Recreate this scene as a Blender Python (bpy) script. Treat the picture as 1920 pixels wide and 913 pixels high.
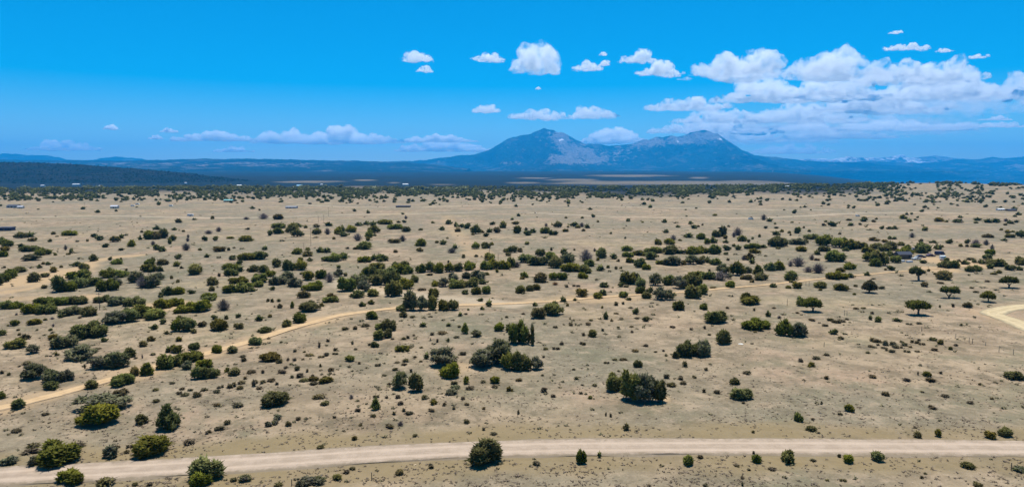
import bpy, bmesh, math, random
import numpy as np
from mathutils import Vector, Matrix

# ------------------------------------------------------------------ scene, camera, sky, sun, exposure
SC = bpy.context.scene
for _o in list(bpy.data.objects):
    bpy.data.objects.remove(_o)
COL = SC.collection
F_PX, W_PX, H_PX, HOR = 1280.0, 1920.0, 913.0, 325.0     # photograph: focal length, size, horizon row (pixels)
CAM_H = 45.0
TILT = math.atan((H_PX / 2 - HOR) / F_PX)

cam_data = bpy.data.cameras.new('camera')
cam_data.sensor_width = 36.0
cam_data.lens = 36.0 * F_PX / W_PX
cam_data.clip_start = 0.5
cam_data.clip_end = 250000.0
cam = bpy.data.objects.new('camera', cam_data)
COL.objects.link(cam)
cam.location = (0, 0, CAM_H)
cam.rotation_euler = (math.radians(90) - TILT, 0, 0)
SC.camera = cam

SUN_EL, SUN_AZ = math.radians(75), math.radians(2)        # sun ahead of the camera, a little right, high
world = bpy.data.worlds.new('World')
SC.world = world
world.use_nodes = True
wn = world.node_tree
wn.nodes.clear()
sky_t = wn.nodes.new('ShaderNodeTexSky')
sky_t.sky_type = 'NISHITA'
sky_t.sun_disc = False
sky_t.sun_elevation = SUN_EL
sky_t.sun_rotation = SUN_AZ
sky_t.altitude = 2000.0
sky_t.air_density = 1.0
sky_t.dust_density = 1.3
sky_t.ozone_density = 3.0
hsv = wn.nodes.new('ShaderNodeHueSaturation')
hsv.inputs['Saturation'].default_value = 1.78
hsv.inputs['Hue'].default_value = 0.491
bg = wn.nodes.new('ShaderNodeBackground')
bg.inputs['Strength'].default_value = 0.094
wo = wn.nodes.new('ShaderNodeOutputWorld')
wn.links.new(sky_t.outputs[0], hsv.inputs['Color'])
wn.links.new(hsv.outputs[0], bg.inputs['Color'])
wn.links.new(bg.outputs[0], wo.inputs['Surface'])

sun_data = bpy.data.lights.new('sun', 'SUN')
sun_data.energy = 5.0
sun_data.angle = math.radians(0.53)
sun_data.color = (1.0, 0.98, 0.92)
sun = bpy.data.objects.new('sun', sun_data)
COL.objects.link(sun)
_sd = Vector((math.sin(SUN_AZ) * math.cos(SUN_EL), math.cos(SUN_AZ) * math.cos(SUN_EL), math.sin(SUN_EL)))
sun.rotation_euler = _sd.to_track_quat('Z', 'Y').to_euler()

SC.view_settings.view_transform = 'Standard'
SC.view_settings.look = 'None'
SC.view_settings.gamma = 1.0
SC.view_settings.use_curve_mapping = False
SC.view_settings.exposure = 0.5
SC.render.engine = 'CYCLES'
cy = SC.cycles
cy.max_bounces = 22
cy.diffuse_bounces = 3
cy.glossy_bounces = 1
cy.transmission_bounces = 2
cy.transparent_max_bounces = 8
cy.volume_bounces = 20
cy.volume_step_rate = 0.35
cy.use_denoising = True
cy.sample_clamp_indirect = 6.0
cy.caustics_reflective = False
cy.caustics_refractive = False

# ------------------------------------------------------------------ helpers
def pix_dir(px, py):
    ct, st = math.cos(TILT), math.sin(TILT)
    u = H_PX / 2 - py
    return np.array([px - W_PX / 2, F_PX * ct + u * st, -F_PX * st + u * ct])

def at_depth(px, py, D):
    """point seen at a pixel of the photograph on the vertical plane y = D"""
    d = pix_dir(px, py)
    s = D / d[1]
    return np.array([d[0] * s, D, CAM_H + d[2] * s])

_rs = np.random.RandomState(7)
_PERM = _rs.rand(256, 256)

def vnoise(x, y):
    x = np.asarray(x, float); y = np.asarray(y, float)
    xi = np.floor(x).astype(int); yi = np.floor(y).astype(int)
    fx = x - xi; fy = y - yi
    fx = fx * fx * (3 - 2 * fx); fy = fy * fy * (3 - 2 * fy)
    a = _PERM[xi & 255, yi & 255]; b = _PERM[(xi + 1) & 255, yi & 255]
    c = _PERM[xi & 255, (yi + 1) & 255]; d = _PERM[(xi + 1) & 255, (yi + 1) & 255]
    return (a * (1 - fx) + b * fx) * (1 - fy) + (c * (1 - fx) + d * fx) * fy

def fbm(x, y, o=4, g=0.5):
    s = 0.0; a = 1.0; t = 0.0
    x = np.asarray(x, float); y = np.asarray(y, float)
    for i in range(o):
        s = s + a * vnoise(x * 2 ** i + 17.3 * i, y * 2 ** i + 9.1 * i)
        t += a; a *= g
    return s / t

def sstep(a, b, x):
    t = np.clip((np.asarray(x, float) - a) / (b - a), 0, 1)
    return t * t * (3 - 2 * t)

def mesh_from(name, verts, faces, smooth=False):
    me = bpy.data.meshes.new(name)
    verts = np.asarray(verts, np.float32)
    if isinstance(faces, np.ndarray):
        n, k = faces.shape
        me.vertices.add(len(verts)); me.vertices.foreach_set('co', verts.ravel())
        me.loops.add(n * k); me.loops.foreach_set('vertex_index', faces.astype(np.int32).ravel())
        me.polygons.add(n)
        me.polygons.foreach_set('loop_start', np.arange(0, n * k, k, dtype=np.int32))
        me.polygons.foreach_set('loop_total', np.full(n, k, np.int32))
        if smooth:
            me.polygons.foreach_set('use_smooth', np.ones(n, bool))
        me.update(calc_edges=True)
    else:
        me.from_pydata([tuple(v) for v in verts], [], faces)
        if smooth:
            for p in me.polygons: p.use_smooth = True
        me.update()
    return me

def obj(name, me, mat=None, parent=None, loc=None):
    o = bpy.data.objects.new(name, me)
    COL.objects.link(o)
    if mat is not None and me is not None and not me.materials:
        me.materials.append(mat)
    if parent is not None: o.parent = parent
    if loc is not None: o.location = loc
    return o

def tag(o, label=None, cat=None, group=None, kind=None):
    if label: o['label'] = label
    if cat: o['category'] = cat
    if group: o['group'] = group
    if kind: o['kind'] = kind
    return o

def attr(me, name, vals):
    a = me.attributes.new(name, 'FLOAT', 'POINT')
    a.data.foreach_set('value', np.asarray(vals, np.float32))

def grid_faces(nr, nc):
    i = np.arange(nr - 1)[:, None] * nc + np.arange(nc - 1)[None, :]
    return np.stack([i, i + 1, i + nc + 1, i + nc], -1).reshape(-1, 4)

class Nodes:
    """small helper to wire a material"""
    def __init__(self, name):
        self.m = bpy.data.materials.new(name); self.m.use_nodes = True
        self.t = self.m.node_tree; self.t.nodes.clear()
        self.out = self.t.nodes.new('ShaderNodeOutputMaterial')
    def n(self, kind, **kw):
        nd = self.t.nodes.new('ShaderNode' + kind)
        for k, v in kw.items():
            if k.startswith('i_'):
                nd.inputs[k[2:].replace('_', ' ')].default_value = v
            else: setattr(nd, k, v)
        return nd
    def l(self, a, b): self.t.links.new(a, b)
    def attr(self, name): return self.n('Attribute', attribute_name=name).outputs['Fac']
    def obj_rand(self): return self.n('ObjectInfo').outputs['Random']
    def noise(self, vec, scale, detail=4.0, rough=0.55):
        nd = self.n('TexNoise'); nd.inputs['Scale'].default_value = scale
        nd.inputs['Detail'].default_value = detail; nd.inputs['Roughness'].default_value = rough
        self.l(vec, nd.inputs['Vector']); return nd.outputs['Fac']
    def ramp(self, fac, a, b, lo=0.0, hi=1.0):
        nd = self.n('MapRange'); nd.inputs['From Min'].default_value = a; nd.inputs['From Max'].default_value = b
        nd.inputs['To Min'].default_value = lo; nd.inputs['To Max'].default_value = hi
        nd.interpolation_type = 'SMOOTHSTEP'
        self.l(fac, nd.inputs['Value']); return nd.outputs['Result']
    def mix(self, fac, a, b, blend='MIX'):
        nd = self.n('MixRGB', blend_type=blend)
        for s, v in ((0, fac), (1, a), (2, b)):
            if isinstance(v, (int, float)): nd.inputs[s].default_value = v
            elif isinstance(v, tuple): nd.inputs[s].default_value = (*v, 1.0)
            else: self.l(v, nd.inputs[s])
        return nd.outputs[0]
    def math(self, op, a, b=0.0):
        nd = self.n('Math', operation=op)
        for s, v in ((0, a), (1, b)):
            if isinstance(v, (int, float)): nd.inputs[s].default_value = v
            else: self.l(v, nd.inputs[s])
        return nd.outputs[0]
    def bsdf(self, color, rough=0.9, normal=None, spec=0.2):
        b = self.n('BsdfPrincipled')
        b.inputs['Roughness'].default_value = rough
        b.inputs['Specular IOR Level'].default_value = spec
        if isinstance(color, tuple): b.inputs['Base Color'].default_value = (*color, 1.0)
        else: self.l(color, b.inputs['Base Color'])
        if normal is not None: self.l(normal, b.inputs['Normal'])
        self.l(b.outputs[0], self.out.inputs['Surface'])
        return b
    def bump(self, h, strength=0.5, dist=0.1):
        nd = self.n('Bump'); nd.inputs['Strength'].default_value = strength
        nd.inputs['Distance'].default_value = dist
        self.l(h, nd.inputs['Height']); return nd.outputs[0]

def plain_mat(name, color, rough=0.85, var=0.12, scale=1.5, metal=0.0):
    N = Nodes(name)
    p = N.n('TexCoord').outputs['Object']
    f = N.noise(p, scale, 5.0)
    c = N.mix(f, tuple(c * (1 - var) for c in color), tuple(min(1, c * (1 + var)) for c in color))
    b = N.bsdf(c, rough)
    b.inputs['Metallic'].default_value = metal
    return N.m

# ------------------------------------------------------------------ terrain height
def H(x, y):
    x = np.asarray(x, float); y = np.asarray(y, float)
    d = np.hypot(x, y)
    px = np.where(y > 1, x / np.maximum(y, 1) * F_PX * 1.0 + 960, np.where(x > 0, 3000, -1000))
    h = (fbm(x / 140 + 3.1, y / 140 + 8.2, 3) - 0.5) * 1.8 * sstep(40, 260, d) * (1 - 0.0)
    h = h + (fbm(x / 420 + 13.1, y / 420 + 2.2, 3) - 0.5) * 5.0 * sstep(350, 900, d)
    amp = np.interp(px, [700, 1000, 1250, 1450, 1600, 1720, 1800, 1930, 2400], [0, 0, 5, 10, 14, 20, 19, 15, 13])
    h = h + amp * sstep(1250, 2050, d) * (1 - sstep(2100, 2900, d))
    ampl = np.interp(px, [-600, 0, 400, 800], [5, 5, 3, 0])
    h = h + ampl * sstep(1300, 2000, d) * (1 - sstep(2100, 3000, d))
    h = h + np.interp(d, [2000, 3000, 4000, 6000, 9000, 12000, 20000, 60000], [0, -9, -18, 4, 38, 72, 120, 120])
    h = h + (fbm(x / 1500 + 5, y / 1500 + 1, 3) - 0.5) * 22 * sstep(3000, 6000, d)
    h = h - sstep(1380, 1980, px) * np.interp(d, [2300, 4000, 8000, 14500], [0, 120, 300, 520])
    return h

def ground_at(px, py):
    """where the ray through a pixel of the photograph meets the ground"""
    d = pix_dir(px, py); d = d / np.hypot(d[0], d[1])
    t = CAM_H / max(-d[2], 1e-3) if d[2] < -0.004 else 4000.0
    ts = np.concatenate([np.linspace(60, 1200, 900), np.linspace(1202, 9000, 2600)])
    hh = H(d[0] * ts, d[1] * ts) - (CAM_H + d[2] * ts)
    k = np.argmax(hh > 0)
    if hh[k] <= 0: k = len(ts) - 1
    if k > 0:
        a, b = hh[k - 1], hh[k]
        tt = ts[k - 1] + (ts[k] - ts[k - 1]) * (-a / (b - a + 1e-9))
    else: tt = ts[0]
    x, y = d[0] * tt, d[1] * tt
    return np.array([x, y, float(H(x, y))])

def m_per_px(p):
    """metres per photograph pixel at a world point"""
    ct, st = math.cos(TILT), math.sin(TILT)
    depth = p[1] * ct - (p[2] - CAM_H) * st
    return depth / F_PX

# ------------------------------------------------------------------ roads (paths traced on the ground)
def path_ground(pts):
    return np.array([ground_at(x, y) for x, y in pts])

def densify(P, step):
    """Catmull-Rom through the points, resampled"""
    P = np.asarray(P)[:, :2]
    out = []
    Q = np.vstack([2 * P[0] - P[1], P, 2 * P[-1] - P[-2]])
    for i in range(1, len(Q) - 2):
        n = max(2, int(np.linalg.norm(Q[i + 1] - Q[i]) / step))
        for k in range(n):
            t = k / n
            out.append(0.5 * ((2 * Q[i]) + (-Q[i - 1] + Q[i + 1]) * t + (2 * Q[i - 1] - 5 * Q[i] + 4 * Q[i + 1] - Q[i + 2]) * t * t
                              + (-Q[i - 1] + 3 * Q[i] - 3 * Q[i + 1] + Q[i + 2]) * t ** 3))
    out.append(Q[-2])
    return np.array(out)

NEAR_ROAD = densify(path_ground([(-500, 940), (-200, 913), (0, 892.5), (240, 881), (480, 866.5), (720, 851), (960, 840.5), (1200, 837.5), (1440, 837.5), (1680, 838.5), (1920, 841), (2300, 846)]), 4)
ORANGE_TRACK = densify(path_ground([(-300, 815), (-100, 783), (0, 765.5), (80, 746), (160, 724.5), (240, 702), (310, 683), (400, 659), (480, 637), (532, 620), (577, 607), (625, 594), (664, 587.5), (743, 578), (858, 572.5), (960, 569), (1047, 564), (1118, 558), (1197, 553), (1289, 547.5), (1354, 541), (1440, 534), (1519, 525), (1624, 515), (1703, 508), (1765, 503), (1830, 498)]), 4)
LEFT_TRACK = densify(path_ground([(-120, 566), (0, 549), (60, 539), (105, 521), (135, 508), (160, 500), (178, 490), (205, 484), (260, 479)]), 4)
FAR_TRACK = densify(path_ground([(836, 404), (843, 418), (850, 430), (862, 444), (875, 459), (892, 470), (905, 480)]), 8)
LOOP_ROAD = densify(path_ground([(2060, 570), (1975, 572), (1920, 575), (1888, 579), (1868, 584), (1861, 588), (1874, 594), (1900, 602), (1922, 612), (1990, 640), (2060, 668)]), 3)
PALE_LINES = [densify(path_ground(p), 25) for p in (
    [(-60, 409), (200, 405), (420, 409), (640, 403), (900, 398)],
    [(560, 384), (760, 389), (980, 384), (1300, 391), (1560, 394)],
    [(1000, 399), (1180, 407), (1400, 409), (1640, 399), (1920, 402)],
    [(960, 571), (700, 547), (640, 530)])]

def dist_to(path, X, Y, chunk=40000):
    """distance from points to a polyline (fine sampling)"""
    out = np.full(X.shape, 1e9)
    lo = path.min(0) - 60; hi = path.max(0) + 60
    m = (X > lo[0]) & (X < hi[0]) & (Y > lo[1]) & (Y < hi[1])
    idx = np.nonzero(m)[0]
    A = path[:-1]; B = path[1:]; AB = B - A; L = (AB ** 2).sum(1) + 1e-9
    for s in range(0, len(idx), chunk):
        ii = idx[s:s + chunk]
        best = np.full(len(ii), 1e9)
        px, py = X[ii], Y[ii]
        for k in range(len(A)):
            t = np.clip(((px - A[k, 0]) * AB[k, 0] + (py - A[k, 1]) * AB[k, 1]) / L[k], 0, 1)
            best = np.minimum(best, (px - A[k, 0] - t * AB[k, 0]) ** 2 + (py - A[k, 1] - t * AB[k, 1]) ** 2)
        out[ii] = np.sqrt(best)
    return out

# ------------------------------------------------------------------ ground sheet
AZ = np.radians(np.linspace(-72, 72, 560))
RR = np.concatenate([[2, 12, 30, 50], np.geomspace(62, 900, 300), np.geomspace(915, 14500, 190)[0:]])
AA, R2 = np.meshgrid(AZ, RR)
GX = (np.sin(AA) * R2).ravel(); GY = (np.cos(AA) * R2).ravel()
GZ = H(GX, GY)
g_me = mesh_from('ground', np.stack([GX, GY, GZ], 1), grid_faces(len(RR), len(AZ))[:, ::-1].copy(), smooth=True)
GD = np.hypot(GX, GY)
fpx0 = GX / np.maximum(GY, 1) * F_PX + 960
_dn = dist_to(NEAR_ROAD, GX, GY)
_do = dist_to(ORANGE_TRACK, GX, GY)
_jit = (fbm(GX / 9, GY / 9, 3) - 0.5) * 9
verge = (1 - sstep(7.5, 12.5, _dn + _jit * 0.6)) * sstep(2.5, 4.2, _dn)
attr(g_me, 'verge', verge)
sand = (1 - sstep(2.0, 6.0, _do + _jit)) * np.interp(fpx0, [0, 900, 1200, 1900], [.7, .6, .3, .25])
sand = np.maximum(sand, 1 - sstep(2.0, 6.5, dist_to(LEFT_TRACK, GX, GY) + _jit))
sand = np.maximum(sand, 0.5 * (1 - sstep(1.0, 9.0, dist_to(FAR_TRACK, GX, GY) + _jit * 1.6)))
sand = np.maximum(sand, 0.5 * (1 - sstep(2.0, 9.0, dist_to(LOOP_ROAD, GX, GY) + _jit)))
def spot(px, py, w, h, k=1.0):
    c = ground_at(px, py); s = m_per_px(c)
    dy = abs(ground_at(px, py - h / 2)[1] - ground_at(px, py + h / 2)[1]) / 2 + 1
    q = ((GX - c[0]) / (w * s / 2)) ** 2 + ((GY - c[1]) / dy) ** 2
    return k * (1 - sstep(0.45, 1.5, q + _jit * 0.07))
for s_ in ((70, 522, 130, 40), (1790, 492, 90, 20), (1755, 505, 80, 12), (590, 603, 60, 18), (300, 575, 110, 22), (150, 560, 60, 16),
           (1120, 560, 190, 14, .7), (893, 474, 60, 14, .6), (700, 545, 130, 12, .8), (1242, 746, 26, 10, .9), (850, 690, 70, 20, .5), (1100, 545, 60, 8, .6), (60, 560, 120, 8, .6)):
    sand = np.maximum(sand, spot(*s_))
attr(g_me, 'sand', sand)
pale = np.zeros_like(GX)
for pl in PALE_LINES:
    pale = np.maximum(pale, 1 - sstep(2.0, 9.0 , dist_to(pl, GX, GY) + _jit * .5))
attr(g_me, 'pale', pale * 0.6)
# far country: juniper forest with meadows and fields
fpx = GX / np.maximum(GY, 1) * F_PX + 960
near_edge = np.interp(fpx, [-800, 0, 500, 900, 1200, 1500, 1690, 1800, 2600], [1850, 1850, 1750, 1700, 1520, 1600, 2080, 2250, 2250])
fn = fbm(GX / 260 + 31, GY / 260 + 7, 4)
forest = sstep(-250, 250, GD - near_edge + (fn - 0.5) * 900)
meadow = np.zeros_like(GX)
def field(px, py, w, h, k=1.0):
    global meadow
    dv = pix_dir(px, py); dv = dv / np.hypot(dv[0], dv[1])
    c = ground_at(px, py); s = m_per_px(c)
    dy = abs(ground_at(px, py - h / 2)[1] - ground_at(px, py + h / 2)[1]) / 2 + 60
    ew = (fbm(GX / 500 + 3, GY / 500 + 4, 4) - .5) * 2.2
    q = np.abs((GX - c[0] * GY / c[1]) / (w * s / 2)) ** 2 + np.abs((GD - np.hypot(c[0], c[1])) / dy) ** 2
    meadow = np.maximum(meadow, .62 * k * (1 - sstep(0.3, 1.5, q + ew + (fbm(GX / 130, GY / 130, 3) - .5) * 1.6)))
for f_ in ((590, 341, 120, 3), (684, 338, 40, 2), (680, 352, 120, 5, .8), (1180, 329, 140, 3), (1310, 334, 40, 3), (1250, 344, 420, 7), (1440, 341, 160, 4, .8),
           (1070, 337, 90, 3), (1000, 334, 70, 2), (980, 343, 60, 2), (830, 346, 60, 2, .8), (740, 343, 24, 2)):
    field(*f_)
attr(g_me, 'forest', forest * (1 - meadow))
attr(g_me, 'far', sstep(900, 2600, GD))

def ground_material():
    N = Nodes('ground_soil')
    P = N.n('NewGeometry').outputs['Position']
    n_big = N.noise(P, 0.009, 5.0, 0.6)
    n_pat = N.noise(P, 0.19, 6.0, 0.7)
    n_mid = N.noise(P, 0.06, 6.0, 0.65)
    n_sml = N.noise(P, 0.55, 6.0, 0.7)
    n_fin = N.noise(P, 3.2, 4.0, 0.7)
    tan = N.mix(N.ramp(n_mid, .36, .64), (0.19, 0.142, 0.092), (0.315, 0.24, 0.158))
    grey = N.mix(N.ramp(n_sml, .34, .66), (0.135, 0.115, 0.078), (0.24, 0.205, 0.142))
    c = N.mix(N.ramp(n_big, 0.40, 0.60), tan, grey)
    pk = N.ramp(N.noise(P, 0.021, 5.0, 0.6), 0.53, 0.66)
    c = N.mix(N.math('MULTIPLY', pk, 0.6), c, (0.34, 0.235, 0.16))
    gg = N.ramp(N.noise(P, 0.034, 6.0, 0.68), 0.51, 0.63)
    c = N.mix(N.math('MULTIPLY', gg, 0.62), c, (0.135, 0.13, 0.08))
    yl = N.ramp(N.noise(P, 0.013, 5.0, 0.6), 0.53, 0.68)
    c = N.mix(N.math('MULTIPLY', yl, 0.5), c, (0.33, 0.258, 0.15))
    st = N.ramp(N.noise(P, 0.11, 7.0, 0.72), 0.53, 0.62)
    c = N.mix(N.math('MULTIPLY', st, 0.6), c, (0.105, 0.088, 0.056))
    c = N.mix(N.math('MULTIPLY', N.ramp(n_pat, .50, .64), .5), c, (0.12, 0.10, 0.065))
    c = N.mix(N.math('MULTIPLY', N.ramp(n_pat, .36, .48, 1.0, 0.0), .5), c, (0.36, 0.275, 0.19))
    # fine litter, tufts and stones
    c = N.mix(N.math('MULTIPLY', N.ramp(n_sml, 0.54, 0.68), 0.6), c, (0.10, 0.086, 0.056))
    c = N.mix(N.math('MULTIPLY', N.ramp(n_fin, 0.56, 0.72), 0.5), c, (0.085, 0.075, 0.05))
    c = N.mix(N.math('MULTIPLY', N.ramp(n_sml, 0.30, 0.42, 1.0, 0.0), 0.5), c, (0.42, 0.345, 0.255))
    c = N.mix(N.math('MULTIPLY', N.ramp(n_fin, 0.30, 0.42, 1.0, 0.0), 0.4), c, (0.42, 0.35, 0.27))
    # verge grass, sandy bare soil, pale tracks
    vg = N.mix(n_sml, (0.15, 0.115, 0.06), (0.27, 0.205, 0.115))
    c = N.mix(N.math('MULTIPLY', N.attr('verge'), N.ramp(n_mid, 0.3, 0.6, 0.35, 0.95)), c, vg)
    sd = N.mix(n_sml, (0.32, 0.222, 0.125), (0.42, 0.30, 0.178))
    c = N.mix(N.math('MULTIPLY', N.attr('sand'), N.ramp(n_sml, 0.25, 0.5, 0.55, 0.95)), c, sd)
    c = N.mix(N.attr('pale'), c, (0.40, 0.33, 0.24))
    # far dense forest (single trees too small to tell apart), cloud shade painted in
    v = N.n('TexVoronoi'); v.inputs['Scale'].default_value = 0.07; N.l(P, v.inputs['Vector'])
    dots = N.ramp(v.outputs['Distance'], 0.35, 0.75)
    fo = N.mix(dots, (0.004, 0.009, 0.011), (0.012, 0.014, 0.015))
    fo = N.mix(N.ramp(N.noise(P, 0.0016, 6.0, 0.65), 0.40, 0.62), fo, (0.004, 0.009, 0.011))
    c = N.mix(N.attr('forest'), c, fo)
    dk = N.n('HueSaturation'); dk.inputs['Value'].default_value = .94; N.l(c, dk.inputs['Color']); c = N.mix(1.0, dk.outputs[0], (1.0, .955, .90), 'MULTIPLY')
    bmp = N.bump(N.math('ADD', n_sml, N.math('MULTIPLY', n_fin, 0.5)), 0.6, 0.25)
    N.bsdf(c, 0.95, bmp, 0.1)
    return N.m
ground = tag(obj('ground', g_me, ground_material()), kind='structure')

# ------------------------------------------------------------------ roads
def ribbon(name, path, widths, lift, mat, crown=0.08):
    """road ribbon with a raised crown, sunken wheel tracks and loose berms, laid on the ground"""
    n = len(path)
    T = np.gradient(path, axis=0); T /= np.linalg.norm(T, axis=1)[:, None] + 1e-9
    Nn = np.stack([-T[:, 1], T[:, 0]], 1)
    along = np.concatenate([[0], np.cumsum(np.linalg.norm(np.diff(path, axis=0), axis=1))])
    us = np.array([-1.12, -1, -.88, -.72, -.55, -.42, -.28, -.1, .1, .28, .42, .55, .72, .88, 1, 1.12])
    prof = np.array([-.4, .35, 1.2, .7, .25, .1, .45, 1, 1, .45, .1, .25, .7, 1.2, .35, -.4]) * crown
    V = []; U = []; S = []
    for k, u in enumerate(us):
        edge = (fbm(along / 4.5 + k * 9, along * 0 + k, 3) - .5) * 1.1 * abs(u) ** 3
        q = path + Nn * ((u * np.asarray(widths) / 2) + edge * np.sign(u))[:, None]
        z = H(q[:, 0], q[:, 1]) + lift + prof[k] + (fbm(along / 2.2, along * 0 + k * 3, 2) - .5) * .05
        V.append(np.column_stack([q, z])); U.append(np.full(n, u)); S.append(along)
    V = np.stack(V, 1).reshape(-1, 3)
    me = mesh_from(name, V, grid_faces(n, len(us)), smooth=True)
    attr(me, 'across', np.stack(U, 1).ravel()); attr(me, 'along', np.stack(S, 1).ravel())
    o = obj(name, me, mat)
    return tag(o, kind='structure')

def road_mat(name, c1, c2, c3, track=0.35):
    N = Nodes(name)
    P = N.n('NewGeometry').outputs['Position']
    u = N.attr('across'); a = N.math('ABSOLUTE', u)
    cv = N.n('CombineXYZ'); N.l(N.math('MULTIPLY', u, 5.0), cv.inputs[0]); N.l(N.math('MULTIPLY', N.attr('along'), .045), cv.inputs[1])
    streak = N.noise(cv.outputs[0], 1.6, 6.0, .65)
    c = N.mix(N.ramp(N.noise(P, 0.35, 6.0, 0.65), .35, .65), c1, c2)
    c = N.mix(N.math('MULTIPLY', N.ramp(streak, .5, .66), .55), c, tuple(.55 * x + .45 * y for x, y in zip(c1, c3)))
    wheel = N.ramp(N.math('ABSOLUTE', N.math('SUBTRACT', N.math('ADD', a, N.math('MULTIPLY', N.math('SUBTRACT', streak, .5), .3)), 0.44)), 0.06, 0.2, 1.0, 0.0)
    c = N.mix(N.math('MULTIPLY', wheel, track), c, tuple(min(1, x * 1.2) for x in c2))
    edge = N.ramp(N.math('ADD', a, N.math('MULTIPLY', N.math('SUBTRACT', N.noise(P, 0.5, 6.0, .72), .5), 1.0)), 0.74, 1.04)
    c = N.mix(N.math('MULTIPLY', edge, 0.92), c, c3)
    g = N.noise(P, 4.0, 4.0, .7)
    c = N.mix(N.math('MULTIPLY', N.ramp(g, .52, .7), .4), c, c3)
    N.bsdf(c, 0.95, N.bump(g, .4, .08), 0.1)
    return N.m
ribbon('gravel_road', NEAR_ROAD, np.full(len(NEAR_ROAD), 6.6), 0.05, road_mat('pink_gravel', (0.285, 0.213, 0.152), (0.355, 0.268, 0.196), (0.19, 0.145, 0.096), .55), 0.13)
ribbon('dirt_track', ORANGE_TRACK, np.interp(np.linspace(0, 1, len(ORANGE_TRACK)), [0, .25, .5, 1], [3.4, 3.7, 2.6, 1.7]), 0.07, road_mat('orange_dirt', (0.37, 0.242, 0.125), (0.45, 0.305, 0.165), (0.26, 0.185, 0.115), .35))
ribbon('loop_track', LOOP_ROAD, np.full(len(LOOP_ROAD), 6.2), 0.09, road_mat('yellow_dirt', (0.36, 0.27, 0.15), (0.44, 0.34, 0.20), (0.25, 0.20, 0.125), .4))

# ------------------------------------------------------------------ mountains and hills
def crest_range(name, sky, D, zfoot, front, back, ncol=260, nrow=90, spur=0.55, fs=1.0, seed=0, powr=1.6, rough=20.0):
    """a range whose crest line stands at distance D; real slopes in front and behind"""
    pts = np.array([at_depth(px, py, D) for px, py in sky])
    xs = np.linspace(pts[0, 0], pts[-1, 0], ncol)
    cz = np.interp(xs, pts[:, 0], pts[:, 2])
    k = np.array([0, 1, 3, 1, 0.]); k /= k.sum()
    cz = np.convolve(np.pad(cz, 2, mode='edge'), k, 'valid')
    cz = cz + (fbm(xs / (D * .008) + seed, xs * 0 + seed, 4, .65) - .5) * D * .0022
    rise = np.maximum(cz - zfoot, 1.0); rmax = rise.max()
    t = np.concatenate([-np.linspace(1, 0, nrow) ** 1.25, np.linspace(0, 1, nrow // 3)[1:]])
    X, T = np.meshgrid(xs, t)
    RISE = np.broadcast_to(rise, X.shape)
    Wf = front * (0.35 + 0.65 * RISE / rmax); Wb = back * (0.35 + 0.65 * RISE / rmax)
    Y = D + np.where(T < 0, T * Wf, T * Wb)
    a = np.abs(T)
    base = (1 - a) ** powr
    # spurs: ridged noise running down the slope
    q = np.abs(fbm(X / (900 * fs) + seed * 3.7, Y / (2600 * fs) + seed, 4) - .5) * 2
    q2 = np.abs(fbm(X / (330 * fs) + seed * 1.7, Y / (700 * fs) + seed, 3) - .5) * 2
    carve = spur * (a * (1 - a) * 4) ** .7 * (q * .9 + q2 * .35)
    Z = zfoot + RISE * base * (1 - np.clip(carve, 0, .8)) + (fbm(X / (200 * fs), Y / (200 * fs), 3) - .5) * rough * np.minimum(1, a * 6) * (RISE / rmax)
    Z = np.where(a > .985, zfoot - 60, Z)
    me = mesh_from(name, np.stack([X, Y, Z], -1).reshape(-1, 3), grid_faces(len(t), ncol), smooth=True)
    attr(me, 'spur', (q * .6 + q2 * .4).ravel())
    return me, X.ravel(), Y.ravel(), Z.ravel(), (RISE / rmax).ravel(), a.ravel()

def px_of(x, y, z):
    ct, st = math.cos(TILT), math.sin(TILT)
    dz = z - CAM_H
    dep = y * ct - dz * st
    return 960 + x / dep * F_PX, H_PX / 2 - (y * st + dz * ct) / dep * F_PX

def mountain_mat(name, forest_c, rock_c, scale=1.0):
    N = Nodes(name)
    P = N.n('NewGeometry').outputs['Position']
    f = N.mix(N.noise(P, 0.004 * scale, 6.0, .65), tuple(c * .6 for c in forest_c), tuple(c * 1.5 for c in forest_c))
    f = N.mix(N.math('MULTIPLY', N.ramp(N.noise(P, 0.0011 * scale, 5.0, .6), .52, .68), .55), f, tuple(.5 * (a + b) for a, b in zip(forest_c, rock_c)))
    jag = N.math('MULTIPLY', N.math('SUBTRACT', N.noise(P, 0.0042 * scale, 7.0, .75), .5), 2.6)
    jag = N.math('ADD', jag, N.math('MULTIPLY', N.math('SUBTRACT', N.attr('spur'), .3), -1.1))
    rk = N.ramp(N.math('ADD', N.attr('rock'), jag), .42, .70)
    r = N.mix(N.noise(P, 0.006 * scale, 6.0, .7), tuple(c * .4 for c in rock_c), tuple(c * 1.1 for c in rock_c))
    c = N.mix(rk, f, r)
    sn = N.ramp(N.math('ADD', N.attr('snow'), N.math('MULTIPLY', jag, .5)), .5, .62)
    c = N.mix(sn, c, (0.85, 0.86, 0.9))
    bm_ = N.bump(N.noise(P, 0.0032 * scale, 7.0, .62), 1.0, 420.0)
    N.bsdf(c, .95, bm_, .05)
    return N.m

FOREST = (0.009, 0.019, 0.018)
ROCK = (0.29, 0.25, 0.25)
MM = mountain_mat('mountain_slopes', FOREST, ROCK)

def blob(x, z, cx, cz, rx, rz):
    return np.exp(-(((x - cx) / rx) ** 2 + ((z - cz) / rz) ** 2))

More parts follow.
